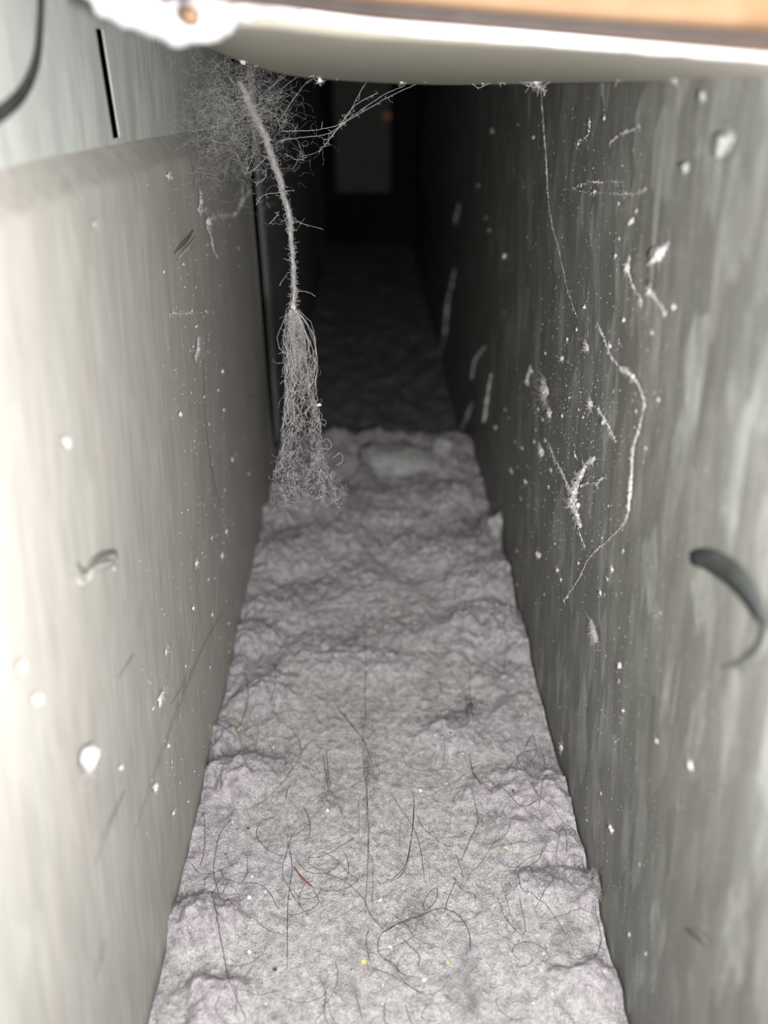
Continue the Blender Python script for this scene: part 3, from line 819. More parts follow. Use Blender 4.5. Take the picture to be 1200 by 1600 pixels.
def dust_h(x, y):
    x = np.atleast_1d(np.asarray(x, float)); y = np.atleast_1d(np.asarray(y, float))
    far = np.clip((y - 0.15) / 0.14, 0, 1)              # deeper fluff further in
    edge = np.clip(np.abs((x - 0.0027) / 0.05), 0, 1)
    amp = 0.0007 + 0.0024 * far + 0.0012 * edge ** 2
    h = 0.0016 + amp * (billow(x * 62, y * 48, 3) * 0.9 + 0.15)
    h = h + 0.0022 * far + 0.0011 * edge ** 3
    g = lumps(x, y)
    fl = np.clip(g / 0.003, 0, 1)
    h = h + g * (1 + 0.35 * billow(x * 170, y * 150, 2))
    h = h + (0.00035 + 0.0009 * far + 0.0006 * fl) * billow(x * 240, y * 200, 3)
    h = h + (0.00012 + 0.0002 * fl) * noise2(x * 1500, y * 1300)
    # roll over at the step, with a ragged brink
    yb = YS + 0.004 * fbm(x * 60, x * 0 + 2.2, 3)
    k = np.clip((y - (yb - 0.010)) / 0.013, 0, 1)
    h = h * (1 - 0.15 * k) - 0.024 * k ** 3
    return np.maximum(h, np.where(k > 0.3, -0.025, 0.0003))
nx, ny = 250, 820
gx = np.linspace(XL + 0.0001, XR - 0.0006, nx)
gy = np.linspace(YF0, YS + 0.006, ny)
GX, GY = np.meshgrid(gx, gy)
GZ = dust_h(GX, GY)
def grid_faces(nx, ny):
    i = np.arange(ny - 1)[:, None] * nx; j = np.arange(nx - 1)[None, :]
    return np.stack([i + j, i + j + 1, i + nx + j + 1, i + nx + j], -1).reshape(-1, 4)
V = np.stack([GX, GY, GZ], -1).reshape(-1, 3)
dust = obj('dust_layer', V, grid_faces(nx, ny), MAT['dust'], None, True, origin=(0, 0, 0))
fa = dust.data.attributes.new('fluff', 'FLOAT', 'POINT')
fa.data.foreach_set('value', np.clip(lumps(GX.ravel(), GY.ravel()) / .0022 + .8 * np.clip((GY.ravel() - .2) / .15, 0, 1) + .5 * np.clip(np.abs((GX.ravel() - .003) / .05), 0, 1) ** 3, 0, 1).astype(np.float32))
tag(dust, 'thick lilac grey lint dust blanketing the near duct floor', 'dust', kind='stuff')

def fuzz(n, yrange, hfn, lo, hi, r0, seed, ybias=1.0, xr=(XL + .001, XR - .0015), around=None):
    r = np.random.default_rng(seed)
    x = r.uniform(*xr, n); y = yrange[0] + (yrange[1] - yrange[0]) * r.uniform(0, 1, n) ** ybias
    if around:
        x = np.clip(r.normal(around[0], around[2], n), XL + .001, XR - .0015); y = r.normal(around[1], around[3], n)
    z = hfn(x, y)
    ln = r.uniform(lo, hi, n) * r.uniform(.5, 1.3, n)
    a = r.uniform(0, 6.283, n); el = np.abs(r.normal(0, .45, n))
    d = np.stack([np.cos(a) * np.cos(el), np.sin(a) * np.cos(el), np.sin(el)], 1)
    a2 = a + r.normal(0, 1.1, n)
    d2 = np.stack([np.cos(a2), np.sin(a2), r.normal(-.1, .5, n)], 1)
    p0 = np.stack([x, y, z - .0001], 1); p1 = p0 + d * (ln * .5)[:, None]; p2 = p1 + d2 * (ln * .5)[:, None]
    p1[:, 0] = np.clip(p1[:, 0], XL, XR - .0008); p2[:, 0] = np.clip(p2[:, 0], XL, XR - .0008)
    # triangle cross-section, three rings
    ang = np.arange(3) * 2 * math.pi / 3
    t = p2 - p0; t /= np.linalg.norm(t, axis=1)[:, None]
    A = np.cross(t, [0.31, 0.2, 0.93]); A /= np.linalg.norm(A, axis=1)[:, None]; Bv = np.cross(t, A)
    rings = []
    for p, k in ((p0, 1.0), (p1, .9), (p2, .45)):
        rings.append(p[:, None, :] + r0 * k * (np.cos(ang)[None, :, None] * A[:, None, :] + np.sin(ang)[None, :, None] * Bv[:, None, :]))
    V = np.concatenate(rings, 1).reshape(-1, 3)
    b0 = np.arange(n)[:, None] * 9
    q = []
    for k in range(2):
        for j in range(3):
            q.append(np.concatenate([b0 + k * 3 + j, b0 + k * 3 + (j + 1) % 3, b0 + (k + 1) * 3 + (j + 1) % 3, b0 + (k + 1) * 3 + j], 1))
    return V, np.concatenate(q)
v, f = fuzz(42000, (YF0 + .02, YS - .004), dust_h, .001, .0032, .00003, 1, 1.0)
tag(obj('lint_fuzz', v, f, MAT['fuzz'], dust), kind='stuff')
SHADE_MATS = [(745, 835, 50, 28), (700, 770, 30, 14), (840, 1195, 45, 22), (765, 1272, 40, 12), (735, 1108, 14, 14), (350, 1190, 40, 20), (880, 1380, 60, 22), (705, 1128, 45, 12), (440, 1190, 40, 10), (300, 1425, 30, 12), (420, 990, 40, 14), (600, 1000, 70, 10), (640, 1440, 50, 14), (450, 850, 40, 12), (560, 770, 60, 10), (780, 880, 30, 20), (415, 1040, 40, 10), (480, 930, 40, 10), (580, 1200, 12, 60), (510, 1240, 10, 30)]  # hair clumps, with dark fibres painting shade into the hollows
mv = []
for i, (mx, my, rx, ry) in enumerate(SHADE_MATS):
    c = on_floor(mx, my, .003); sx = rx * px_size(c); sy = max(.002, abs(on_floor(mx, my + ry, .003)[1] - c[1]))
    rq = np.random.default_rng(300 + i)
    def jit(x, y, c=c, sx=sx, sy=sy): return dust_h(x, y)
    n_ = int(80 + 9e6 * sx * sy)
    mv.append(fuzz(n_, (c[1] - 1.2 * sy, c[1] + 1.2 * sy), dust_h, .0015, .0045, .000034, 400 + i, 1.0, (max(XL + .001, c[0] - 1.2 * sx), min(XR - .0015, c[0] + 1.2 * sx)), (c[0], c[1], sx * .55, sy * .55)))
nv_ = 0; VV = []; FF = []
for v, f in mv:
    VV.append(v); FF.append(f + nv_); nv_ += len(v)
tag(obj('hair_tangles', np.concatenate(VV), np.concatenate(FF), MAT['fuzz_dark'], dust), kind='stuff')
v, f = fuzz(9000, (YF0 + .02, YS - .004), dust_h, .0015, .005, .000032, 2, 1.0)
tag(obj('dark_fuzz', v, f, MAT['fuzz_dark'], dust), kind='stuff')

# lower, darker dust beyond the step
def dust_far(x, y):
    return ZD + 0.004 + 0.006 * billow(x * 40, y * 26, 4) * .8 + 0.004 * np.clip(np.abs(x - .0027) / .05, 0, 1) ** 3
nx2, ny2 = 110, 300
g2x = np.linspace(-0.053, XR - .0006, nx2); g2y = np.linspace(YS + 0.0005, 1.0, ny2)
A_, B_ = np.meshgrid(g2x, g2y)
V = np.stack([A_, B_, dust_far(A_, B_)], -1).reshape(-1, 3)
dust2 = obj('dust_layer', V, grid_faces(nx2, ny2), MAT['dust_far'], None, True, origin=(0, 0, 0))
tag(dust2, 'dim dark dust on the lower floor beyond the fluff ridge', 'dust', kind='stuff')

# loose tufts of fluff sitting on the near dust
def clump(px, py, w_, h_, label, sink=.45, nf=220, mat='dust', seed=1):
    p = on_floor(px, py, .004)
    p[2] = float(dust_h(np.array([p[0]]), np.array([p[1]]))[0])
    s = px_size(p)
    a = w_ * s / 2; b_ = a * .8; c_ = h_ * s / 2
    em = empty('dust_clump', p)
    v, f = blob(p + np.array([0, 0, c_ * (1 - sink)]), np.diag([a, b_, c_]), 3, .32, seed)
    v[:, 0] = np.clip(v[:, 0], XL + .0002, XR - .0008)
    obj('body', v, f, MAT[mat], em)
    r = np.random.default_rng(seed); lines = []; rad = []
    idx = r.integers(0, len(v), nf)
    for i in idx:
        q = v[i]; d = (q - p); d = d / (np.linalg.norm(d) + 1e-9) + r.normal(size=3) * .9; d /= np.linalg.norm(d)
        ln = r.uniform(.0005, .0014); e = q + d * ln; e2 = e + r.normal(size=3) * ln * .6
        L3 = np.array([q, e, e2]); L3[:, 0] = np.clip(L3[:, 0], XL + .0002, XR - .0008)
        lines.append(L3); rad.append(np.array([.00003, .00003, .00002]))
    v2, f2 = tubes(lines, rad, 3)
    tag(obj('lint_fuzz', v2, f2, MAT['fuzz'], em), kind='stuff')
    return tag(em, label, 'dust clump')
clump(618, 738, 120, 44, 'large rounded felt-like dust mound on the fluff ridge', .6, 260, seed=3)
clump(690, 733, 32, 34, 'small pale fluff ball right of the rounded mound', .4, 140, seed=4)
clump(772, 862, 34, 46, 'pale fluff ball against the right sheet by a dark hollow', .4, 200, seed=5)
clump(432, 800, 26, 16, 'short fluff roll at the left floor edge under the hanging tassel', .4, 120, seed=6)
clump(830, 1000, 34, 16, 'ragged fluff lip poking onto the right sheet', .5, 160, seed=8)
clump(945, 1402, 44, 30, 'fluff lump against the right sheet near the bottom', .6, 200, seed=9)

# ------------------------------------------------------------------ hairs lying on the dust
def floor_line(pl, n=None, lift=.0004):
    P = np.array([on_floor(x, y, .002) for x, y in pl])
    L3 = spline(P, n or 10 * len(pl))
    L3[:, 0] = np.clip(L3[:, 0], XL + .0006, XR - .0015)
    L3[:, 2] = dust_h(L3[:, 0].copy(), L3[:, 1].copy())
    # hairs bridge small hollows
    z = L3[:, 2]; zz = z.copy()
    for k in range(1, 4):
        zz[k:] = np.maximum(zz[k:], z[:-k] - .00035 * k); zz[:-k] = np.maximum(zz[:-k], z[k:] - .00035 * k)
    L3[:, 2] = np.convolve(np.pad(zz, 2, 'edge'), np.ones(5) / 5, 'valid') * .5 + zz * .5 + lift
    return L3
def hair(pl, label, r=.000062, mat='hair', group=None, name='hair'):
    L3 = floor_line(pl)
    m_ = len(L3)
    v, f = tubes([L3], [r * np.clip(np.minimum(np.arange(m_) + 2, m_ + 1 - np.arange(m_)) / 5, .35, 1)], 4)
    return tag(obj(name, v, f, MAT[mat]), label, 'hair', group)
def c2(l): return [(250 + x / 3, 1100 + y / 3) for x, y in l]
def c3(l): return [(600 + x / 3, 1100 + y / 3) for x, y in l]
HS = [
 (c2([(830, 20), (880, 80), (935, 150), (965, 200), (995, 290)]), 'dark hair slanting into the upper end of the centre line'),
 (c2([(540, 90), (610, 120), (650, 180), (660, 220)]), 'curved hair bending down left of the centre line'),
 (c2([(690, 200), (740, 185), (860, 178)]), 'short level hair left of the centre line'),
 (c2([(690, 200), (665, 240), (620, 320), (560, 400), (480, 470), (400, 515)]), 'long hair sweeping down to the left over the pale fluff'),
 (c2([(680, 295), (720, 350), (770, 385)]), 'short slanting hair left of the centre line'),
 (c2([(780, 230), (790, 330), (800, 400)]), 'dark upright hair in a small bundle left of centre'),
 (c2([(765, 250), (780, 340), (792, 420)]), 'second dark upright hair in the small bundle left of centre'),
 (c2([(825, 410), (890, 400), (940, 360), (965, 300)]), 'hair curving up to meet the centre line'),
 (c2([(965, 0), (958, 150), (965, 300), (968, 450), (975, 600), (975, 760)]), 'long straight hair along the centre line of the floor'),
 (c2([(945, 20), (950, 170), (957, 320), (972, 450), (962, 620)]), 'second long hair along the centre line of the floor'),
 (c2([(975, 250), (972, 420), (980, 600), (968, 860), (960, 1000)]), 'faint long hair continuing the centre line downwards'),
 (c2([(540, 540), (480, 560), (455, 610), (470, 660), (520, 705), (600, 730)]), 'open round hair loop left of the red fibre'),
 (c2([(700, 730), (770, 715), (860, 665), (910, 630)]), 'hair curving up right below the red fibre'),
 (c2([(600, 660), (620, 760), (610, 860), (600, 960), (598, 1260)]), 'long straight hair running down past the brown twig'),
 (c2([(760, 790), (850, 825), (910, 870), (960, 930), (990, 1000), (1050, 1070)]), 'long curved hair sweeping down right of the brown twig'),
 (c2([(1190, 1020), (1110, 1040), (1040, 1080), (1020, 1140), (1040, 1190), (1090, 1220), (1140, 1275)]), 'hook-shaped hair near the bottom centre'),
 (c2([(990, 1240), (1070, 1270), (1150, 1320), (1250, 1380)]), 'slanting hair below the hook-shaped hair'),
 (c2([(340, 560), (290, 620), (265, 700), (255, 800), (270, 880), (290, 915), (325, 850)]), 'tall bowed hair near the left sheet'),
 (c2([(205, 530), (215, 600), (210, 700), (190, 790)]), 'short bowed hair along the left floor edge'),
 (c2([(150, 770), (190, 815), (250, 815)]), 'small curled hair at the left floor edge'),
 (c2([(380, 850), (450, 855), (510, 890), (555, 970)]), 'arched hair above the left bottom fluff'),
 (c2([(240, 940), (290, 940), (330, 960), (350, 1000)]), 'small arched hair over the lower left fluff lump'),
 (c2([(270, 1010), (300, 1180), (330, 1330), (370, 1420), (410, 1490)]), 'long hair running down the lower left fluff'),
 (c2([(1190, 480), (1180, 620), (1150, 780), (1090, 835), (1030, 850)]), 'large J-shaped hair right of the centre line'),
 (c2([(920, 1370), (950, 1490)]), 'short straight hair at the bottom edge'),
 (c2([(715, 870), (745, 935), (690, 980), (600, 1000)]), 'hair curling under the brown twig'),
 (c2([(590, 460), (598, 420), (612, 395)]), 'tiny thick dark hair tuft left of the red fibre'),
 (c2([(410, 0), (400, 60), (370, 130)]), 'short hair above a yellow crumb on the left'),
 (c2([(640, 740), (690, 790), (760, 800), (830, 770)]), 'bowed hair just right of the brown twig'),
 (c3([(750, 310), (740, 260), (700, 235), (650, 240), (625, 275), (645, 310), (690, 345)]), 'bold dark hair ring near the right sheet'),
 (c3([(655, 230), (690, 170), (715, 225)]), 'small peaked hair above the bold hair ring'),
 (c3([(400, 250), (415, 330), (445, 400), (520, 430), (570, 455), (610, 500), (660, 520), (720, 490)]), 'wavy bold hair below left of the hair ring'),
 (c3([(408, 290), (420, 350), (452, 420)]), 'hair doubling the upper end of the wavy bold hair'),
 (c3([(660, 420), (720, 480), (800, 560), (870, 620), (915, 665)]), 'long straight hair slanting down to the right sheet'),
 (c3([(830, 610), (845, 680), (845, 760)]), 'short upright hair by the blue speck'),
 (c3([(0, 375), (80, 390), (160, 400), (260, 395), (340, 370), (390, 330)]), 'wide sagging hair across the middle of the floor'),
 (c3([(30, 420), (90, 510), (140, 590), (170, 680), (190, 830)]), 'long hair bending down right of the centre line'),
 (c3([(140, 440), (140, 540), (125, 650), (100, 760), (50, 820), (0, 840)]), 'long hair curling down left to the large J hair'),
 (c3([(190, 970), (185, 940), (220, 880), (250, 875), (240, 930), (200, 975)]), 'narrow oval hair loop low on the floor'),
 (c3([(0, 1075), (80, 1030), (160, 1005), (260, 965), (330, 985), (375, 1030), (400, 1090), (405, 1170)]), 'long dark hair arching under the narrow oval loop'),
 (c3([(85, 1105), (120, 1140), (165, 1190), (160, 1240)]), 'short hooked hair below the long arching hair'),
 (c3([(340, 830), (300, 920), (285, 980)]), 'short hair right of the narrow oval loop'),
 (c3([(620, 820), (640, 900), (700, 930), (760, 970), (810, 1040), (840, 1090)]), 'long S-shaped hair on the lower right dust'),
 (c3([(540, 950), (580, 1030), (640, 1090), (660, 1060), (630, 920)]), 'V-shaped hair crossing the lower right dust'),
 (c3([(400, 400), (430, 500), (440, 560), (400, 650), (360, 740)]), 'long hair bowed to the right on the middle floor'),
 (c3([(85, 230), (95, 270), (120, 305), (200, 322), (270, 312), (282, 250), (280, 190)]), 'U-shaped hair right of the centre line'),
 (c3([(980, 980), (1020, 1060), (1000, 1180), (970, 1240)]), 'bowed hair along the lower right floor edge'),
 (c3([(385, -30), (387, 40), (388, 110)]), 'straight bold black hair beside a dark seed'),
 (c3([(0, 1200), (50, 1240), (100, 1275), (180, 1295)]), 'hair running right from the hook-shaped hair'),
 (c3([(340, 850), (370, 885), (420, 900), (430, 930)]), 'curled hair right of the bowed middle hair'),
 (c3([(850, 765), (890, 755), (930, 770), (940, 800)]), 'small arched hair near the right sheet low down'),
 ([(735, 1050), (733, 1080), (736, 1110), (738, 1135)], 'upright dark hair through a grey knot'),
 ([(690, 1030), (720, 1080), (735, 1100)], 'hair slanting into the grey knot'),
 ([(570, 960), (568, 1000), (572, 1040), (570, 1090), (572, 1130)], 'long hair at the upper end of the centre line'),
 ([(580, 1060), (600, 1040), (625, 1020), (628, 1000)], 'curved hair right of the upper centre line'),
 ([(640, 995), (652, 990), (660, 998), (650, 1004), (638, 1000)], 'tiny oval hair curl in the middle of the floor'),
 ([(430, 1040), (432, 1080), (425, 1110), (440, 1130)], 'hair on the left dust above the pale fluff'),
 ([(385, 1060), (390, 1100), (380, 1130), (370, 1150)], 'hair near the left floor edge halfway down'),
 ([(520, 1100), (545, 1130), (560, 1150)], 'short slanting hair left of upper centre line'),
]
for pl, lab in HS:
    bold = 'bold' in lab or 'dark' in lab
    hair(pl, lab, .00005 if 'centre line of' in lab or 'continuing' in lab else .0001 if bold else .000072)
hair(c2([(670, 480), (695, 530), (705, 580), (700, 635)]), 'reddish bowed fibre on the left half of the floor', .00010, 'redhair', name='fibre')
tw = floor_line(c2([(628, 770), (650, 800), (690, 840), (724, 868)]), 16, .0003)
v, f = tubes([tw], [.00028 * (1 + .25 * RNG.normal(size=16)) * np.sin(np.linspace(.35, 2.8, 16))], 6)
tag(obj('twig', v, f, MAT['redhair']), 'short thick brown twig lying on the dust', 'twig')
G = 'stray fine hairs on the near dust'
rg = np.random.default_rng(21)
its = []
for i in range(95):
    px, py = rg.uniform(330, 900), 800 + 780 * rg.uniform(0.03, 1) ** .85
    k = (py - 100) / 1400
    a = rg.uniform(0, 6.28) if rg.uniform() < .5 else math.pi / 2 + rg.normal() * .4
    cv = rg.normal() * .45; pl = [(px, py)]
    for s in range(rg.integers(3, 7)):
        st = rg.uniform(12, 26) * k
        px, py = px + math.cos(a) * st, py + math.sin(a) * st * .8
        a += cv + rg.normal() * .2; pl.append((px, py))
    if pl[-1][1] > 1640: continue
    mid = pl[len(pl) // 2]
    its.append((hair(pl, 'stray fine dark hair on the near grey dust', rg.uniform(.00004, .000065), 'hair', G), mid[0], mid[1]))
place_labels(its, FMARK, 'stray fine hair')

# ------------------------------------------------------------------ grit on the dust
_chips = {}
def crumb(px, py, size, mat, label, cat='crumb', group=None, name='crumb', flat=.6, seed=None):
    p = on_floor(px, py, .002); z = float(dust_h(np.array([p[0]]), np.array([p[1]]))[0])
    s = px_size(p) * size / 2
    key = (mat, (seed or 0) % 8)
    if key not in _chips:
        r = np.random.default_rng(key[1] + 50)
        v, f = ico()[0]
        vv = v * r.uniform(.6, 1.25, (len(v), 1)) * np.array([1.0, r.uniform(.5, 1), flat])
        _chips[key] = mesh(name, vv, f, MAT[mat], False)
    o = bpy.data.objects.new(name, _chips[key]); C.objects.link(o)
    o.location = (p[0], p[1], z + s * .35); o.scale = (s, s, s); o.rotation_euler = (rg.normal() * .4, rg.normal() * .4, rg.uniform(0, 6.28))
    return tag(o, label, cat, group)
crumb(657, 1237, 8, 'chip_white', 'square white crumb in the middle of the floor', seed=1)
crumb(394, 1373, 5, 'chip_white', 'small white crumb left of the brown twig, upper of two', seed=2)
crumb(390, 1408, 7, 'chip_white', 'white crumb left of the brown twig, lower of two', seed=3)
crumb(374, 1151, 9, 'chip_yellow', 'yellow crumb on the left dust', seed=4)
crumb(571, 1159, 6, 'chip_yellow', 'small yellow crumb on the centre line', seed=5)
crumb(568, 1503, 12, 'chip_yellow', 'cream crumb near the bottom centre', seed=6)
crumb(565, 1516, 7, 'chip_pink', 'reddish crumb just below the cream crumb', seed=7)
crumb(610, 1481, 9, 'chip_white', 'oval white crumb near the bottom centre', seed=1)
crumb(700, 1506, 11, 'chip_yellow', 'orange-tan crumb near the bottom right of centre', seed=2)
crumb(663, 1534, 8, 'chip_white', 'white crumb below the orange-tan crumb', seed=3)
crumb(850, 1319, 9, 'chip_blue', 'dark blue speck on the right dust', seed=4)
crumb(790, 1329, 9, 'chip_yellow', 'ochre curled crumb on the right dust', seed=5)
crumb(430, 1518, 8, 'chip_dark', 'dark crumb on the lower left dust', seed=6)
crumb(388, 1298, 5, 'chip_dark', 'dark speck left of the red fibre', seed=7)
crumb(353, 1339, 5, 'chip_dark', 'dark speck near the left floor edge', seed=1)
crumb(371, 1432, 6, 'chip_pink', 'pink crumb beside the lower left fluff lump', seed=2)
crumb(735, 1106, 12, 'chip_dark', 'dark seed caught in the grey knot of hairs', seed=3)
crumb(800, 1251, 7, 'chip_dark', 'dark crumb under the wavy bold hair', seed=4)
crumb(703, 1157, 6, 'chip_dark', 'small dark crumb on the right of the middle floor', seed=5)
crumb(512, 1268, 8, 'chip_white', 'white sliver left of the centre line', seed=6)
crumb(390, 1490, 8, 'chip_white', 'pale flake on the lower left fluff', seed=7)
crumb(594, 1408, 7, 'chip_white', 'white crumb right of the long curved hair', seed=8)
grit = {}
for i in range(130):
    px, py = rg.uniform(290, 960), 900 + 690 * rg.uniform(0, 1) ** .7
    L0 = on_floor(px, py)
    if not (XL + .002 < L0[0] < XR - .003): continue
    m_ = rg.choice(['chip_white', 'chip_white', 'chip_white', 'chip_yellow', 'chip_dark', 'chip_dark', 'chip_pink'])
    nm = {'chip_white': 'white', 'chip_yellow': 'yellowish', 'chip_dark': 'dark', 'chip_pink': 'pinkish'}[m_]
    grit.setdefault(nm, []).append((crumb(px, py, rg.uniform(2, 4.4), m_, 'tiny grit grain', 'grit', nm + ' grit grains on the near dust', 'grit_grain', seed=int(rg.integers(0, 8))), px, py))
for nm, its in grit.items():
    place_labels(its, FMARK, 'tiny %s grit grain' % nm)

# ------------------------------------------------------------------ hanging dust tassel
DT = 0.200
cord_px = [(372, 128), (385, 152), (400, 185), (418, 225), (432, 265), (444, 310), (451, 350), (455, 385), (458, 420), (459, 450), (458, 482)]
CP = spline([at(x, y, DT - .004 + .004 * i / 10) for i, (x, y) in enumerate(cord_px)], 90)
top = CP[0]
knot = CP[-1]
PX = DT / FPX
em = empty('dust_tassel', at(470, 785, DT))
tag(em, 'long grey dust tassel hanging on a fluffy cord from the upper left corner', 'dust tassel')
r = np.random.default_rng(77)
CP = CP + np.stack([fbm(np.linspace(0, 9, 90) + 20 * k, np.full(90, 3.3), 4) for k in range(3)], 1) * PX * np.array([5, 5, 1.0])
core_r = PX * np.interp(np.linspace(0, 1, 90), [0, .15, .3, .55, .65, .72, .8, .9, .97, 1], [2.5, 5, 4.8, 3.8, 3.2, 1.9, 2.6, 4.2, 6.5, 7]) * (1 + .4 * fbm(np.linspace(0, 22, 90), np.zeros(90), 3))
v, f = tubes([CP + np.random.default_rng(5).normal(size=CP.shape) * PX * .5], [core_r * .26], 6)
obj('cord_core', v, f, MAT['lint'], em)
lines = []; rad = []
for i in range(430):      # fibres wound round the cord
    a = r.integers(0, 70); b_ = min(89, a + r.integers(6, 22))
    P = CP[a:b_].copy(); m_ = len(P)
    ph = r.uniform(0, 6.28); tw_ = r.normal() * .5
    R_ = core_r[a:b_] * r.uniform(.15, 1.2)
    ang = ph + tw_ * np.arange(m_)
    P = P + (np.cos(ang) * R_)[:, None] * CR + (np.sin(ang) * R_)[:, None] * CF
    P += r.normal(size=P.shape) * PX * 1.0
    lines.append(P); rad.append(.00002)
for i in range(1500):      # short stray ends
    k = r.integers(2, 89); p = CP[k] + r.normal(size=3) * core_r[k] * .4
    d = r.normal(size=3); d /= np.linalg.norm(d); ln = PX * r.uniform(2, 7)
    if r.uniform() < .08: ln *= 2.2
    q = p + d * ln
    lines.append(np.array([p, (p + q) / 2 + r.normal(size=3) * ln * .2, q + r.normal(size=3) * ln * .35])); rad.append(.00003)
v, f = tubes(lines, rad, 3)
tag(obj('cord_fibers', v, f, MAT['fibre'], em), kind='stuff')
# knot
v, f = blob(knot + CU * PX * 2, [CR * PX * 3.6, CF * PX * 3, CU * PX * 4.5], 3, .8, 8)
obj('knot', v, f, MAT['lint'], em)
# skirt of fibres: left edge / right edge of the outline by picture row
env_y = [482, 500, 530, 560, 600, 640, 680, 720, 750, 775, 800]
env_l = [448, 446, 443, 445, 446, 446, 442, 438, 434, 434, 440]
env_r = [470, 482, 494, 494, 494, 497, 501, 507, 520, 532, 520]
def strand(u0, y0, y1, wob, rr_, depth_sd):
    n = max(6, int((y1 - y0) / 6)); yy = np.linspace(y0, y1, n)
    # two loose locks leave a gap in the middle
    u = u0 + wob * np.cumsum(r.normal(size=n)) * .035
    u = .34 + (u - .34) * np.interp(yy, [482, 520, 570, 650], [.5, .5, .65, 1])
    u = np.where(u > 1.05, 2.1 - u, u); u = np.where(u < -.05, -.1 - u, u)
    xl = np.interp(yy, env_y, env_l); xr = np.interp(yy, env_y, env_r)
    x = xl + (xr - xl) * u + 1.1 * np.cumsum(r.normal(size=n) * .6) * .5 + r.normal(size=n) * .9
    dp = DT + depth_sd * np.sin(np.linspace(r.uniform(0, 3), r.uniform(3, 6), n)) * np.interp(yy, [482, 540, 800], [.15, 1, 1.6])
    return np.array([at(a, b_ + r.normal() * .7, d) for a, b_, d in zip(x, yy, dp)])
lines = []; rad = []
def pick_u():
    q = r.uniform()
    if q < .45: return np.clip(r.normal(.20, .10), 0, .42)
    if q < .90: return np.clip(r.normal(.78, .11), .56, 1)
    return r.uniform(0, 1)
for i in range(105):
    y0 = 484 if r.uniform() < .5 else r.uniform(490, 690)
    y1 = y0 + r.uniform(50, 200)
    y1 = min(y1, r.uniform(725, 790))
    if y1 - y0 < 25: continue
    lines.append(strand(pick_u(), y0, y1, r.uniform(1.0, 2.6), 0, .004)); rad.append(r.uniform(.000026, .000042))
for i in range(620):      # curls and short crimps
    y = 486 + 290 * r.uniform() ** .9
    if r.uniform() < .3: y = r.uniform(488, 575)
    xl = np.interp(y, env_y, env_l); xr = np.interp(y, env_y, env_r)
    u = pick_u() if y > 575 else np.clip(r.normal(.32, .13), 0, 1)
    x = xl + (xr - xl) * u
    n = 9; a = r.uniform(0, 6.28) if r.uniform() < .4 else math.pi / 2 + r.normal() * .6
    cv = r.normal() * .7; st = r.uniform(1.5, 3.8); P = []
    d = DT + r.normal() * .003
    for k in range(n):
        P.append(at(x, y, d)); x += math.cos(a) * st * .8; y += math.sin(a) * st; a += cv + r.normal() * .5; d += r.normal() * .0004
    lines.append(np.array(P)); rad.append(r.uniform(.00002, .000036))
for i in range(330):      # loose felt at the hem
    y = 700 + 95 * r.beta(2.2, 1.6); u = r.uniform(-.12, 1.12)
    xl = np.interp(y, env_y, env_l); xr = np.interp(y, env_y, env_r); x = xl + (xr - xl) * u
    n = 7; a = r.uniform(0, 6.28); cv = r.normal() * .9; st = r.uniform(1.2, 2.8); P = []; d = DT + r.normal() * .004
    for k in range(n):
        P.append(at(x, y, d)); x += math.cos(a) * st; y += math.sin(a) * st; a += cv + r.normal() * .4; d += r.normal() * .0004
    lines.append(np.array(P)); rad.append(r.uniform(.000014, .000026))
v, f = tubes(lines, rad, 3)
tag(obj('tassel_fibers', v, f, MAT['fibre'], em), kind='stuff')
for pl in ([(468, 490), (482, 508), (491, 530), (493, 555), (484, 578), (476, 600)], [(464, 492), (478, 520), (489, 545), (492, 580)],
           [(448, 490), (440, 508), (433, 528), (438, 545), (450, 556)], [(436, 553), (445, 550), (450, 560)],
           [(462, 455), (475, 455), (485, 458), (493, 463)], [(448, 430), (440, 440), (437, 446)],
           [(437, 600), (445, 595), (450, 610), (470, 610), (484, 602), (496, 590)],
           [(504, 690), (512, 686), (518, 694), (514, 702), (505, 700)], [(520, 715), (532, 708), (535, 720), (526, 728)],
           [(430, 745), (434, 722), (442, 728)], [(470, 488), (486, 505), (493, 530), (490, 552), (478, 560), (470, 548)], [(466, 490), (480, 505), (490, 525), (494, 560), (490, 590), (482, 610)], [(462, 530), (474, 524), (484, 535), (480, 550), (468, 552), (464, 540)], [(472, 560), (486, 556), (494, 566), (488, 584), (476, 586)], [(468, 500), (480, 530), (484, 560), (482, 600), (490, 640)], [(447, 500), (443, 530), (450, 560), (447, 590)], [(470, 492), (485, 520), (496, 560), (492, 600)]):
    P = spline([at(x, y, DT - .003) for x, y in pl], 24)
    v, f = tubes([P + r.normal(size=P.shape) * .00008], [.000038], 4)
    obj('loose_fiber', v, f, MAT['fibre'], em)
v, f = blob(at(498, 633, DT - .002), [CR * PX * 3.4, CF * PX * 2, CU * PX * 2.4], 2, .7, 12)
obj('lint_knot', v, f, MAT['lint'], em)

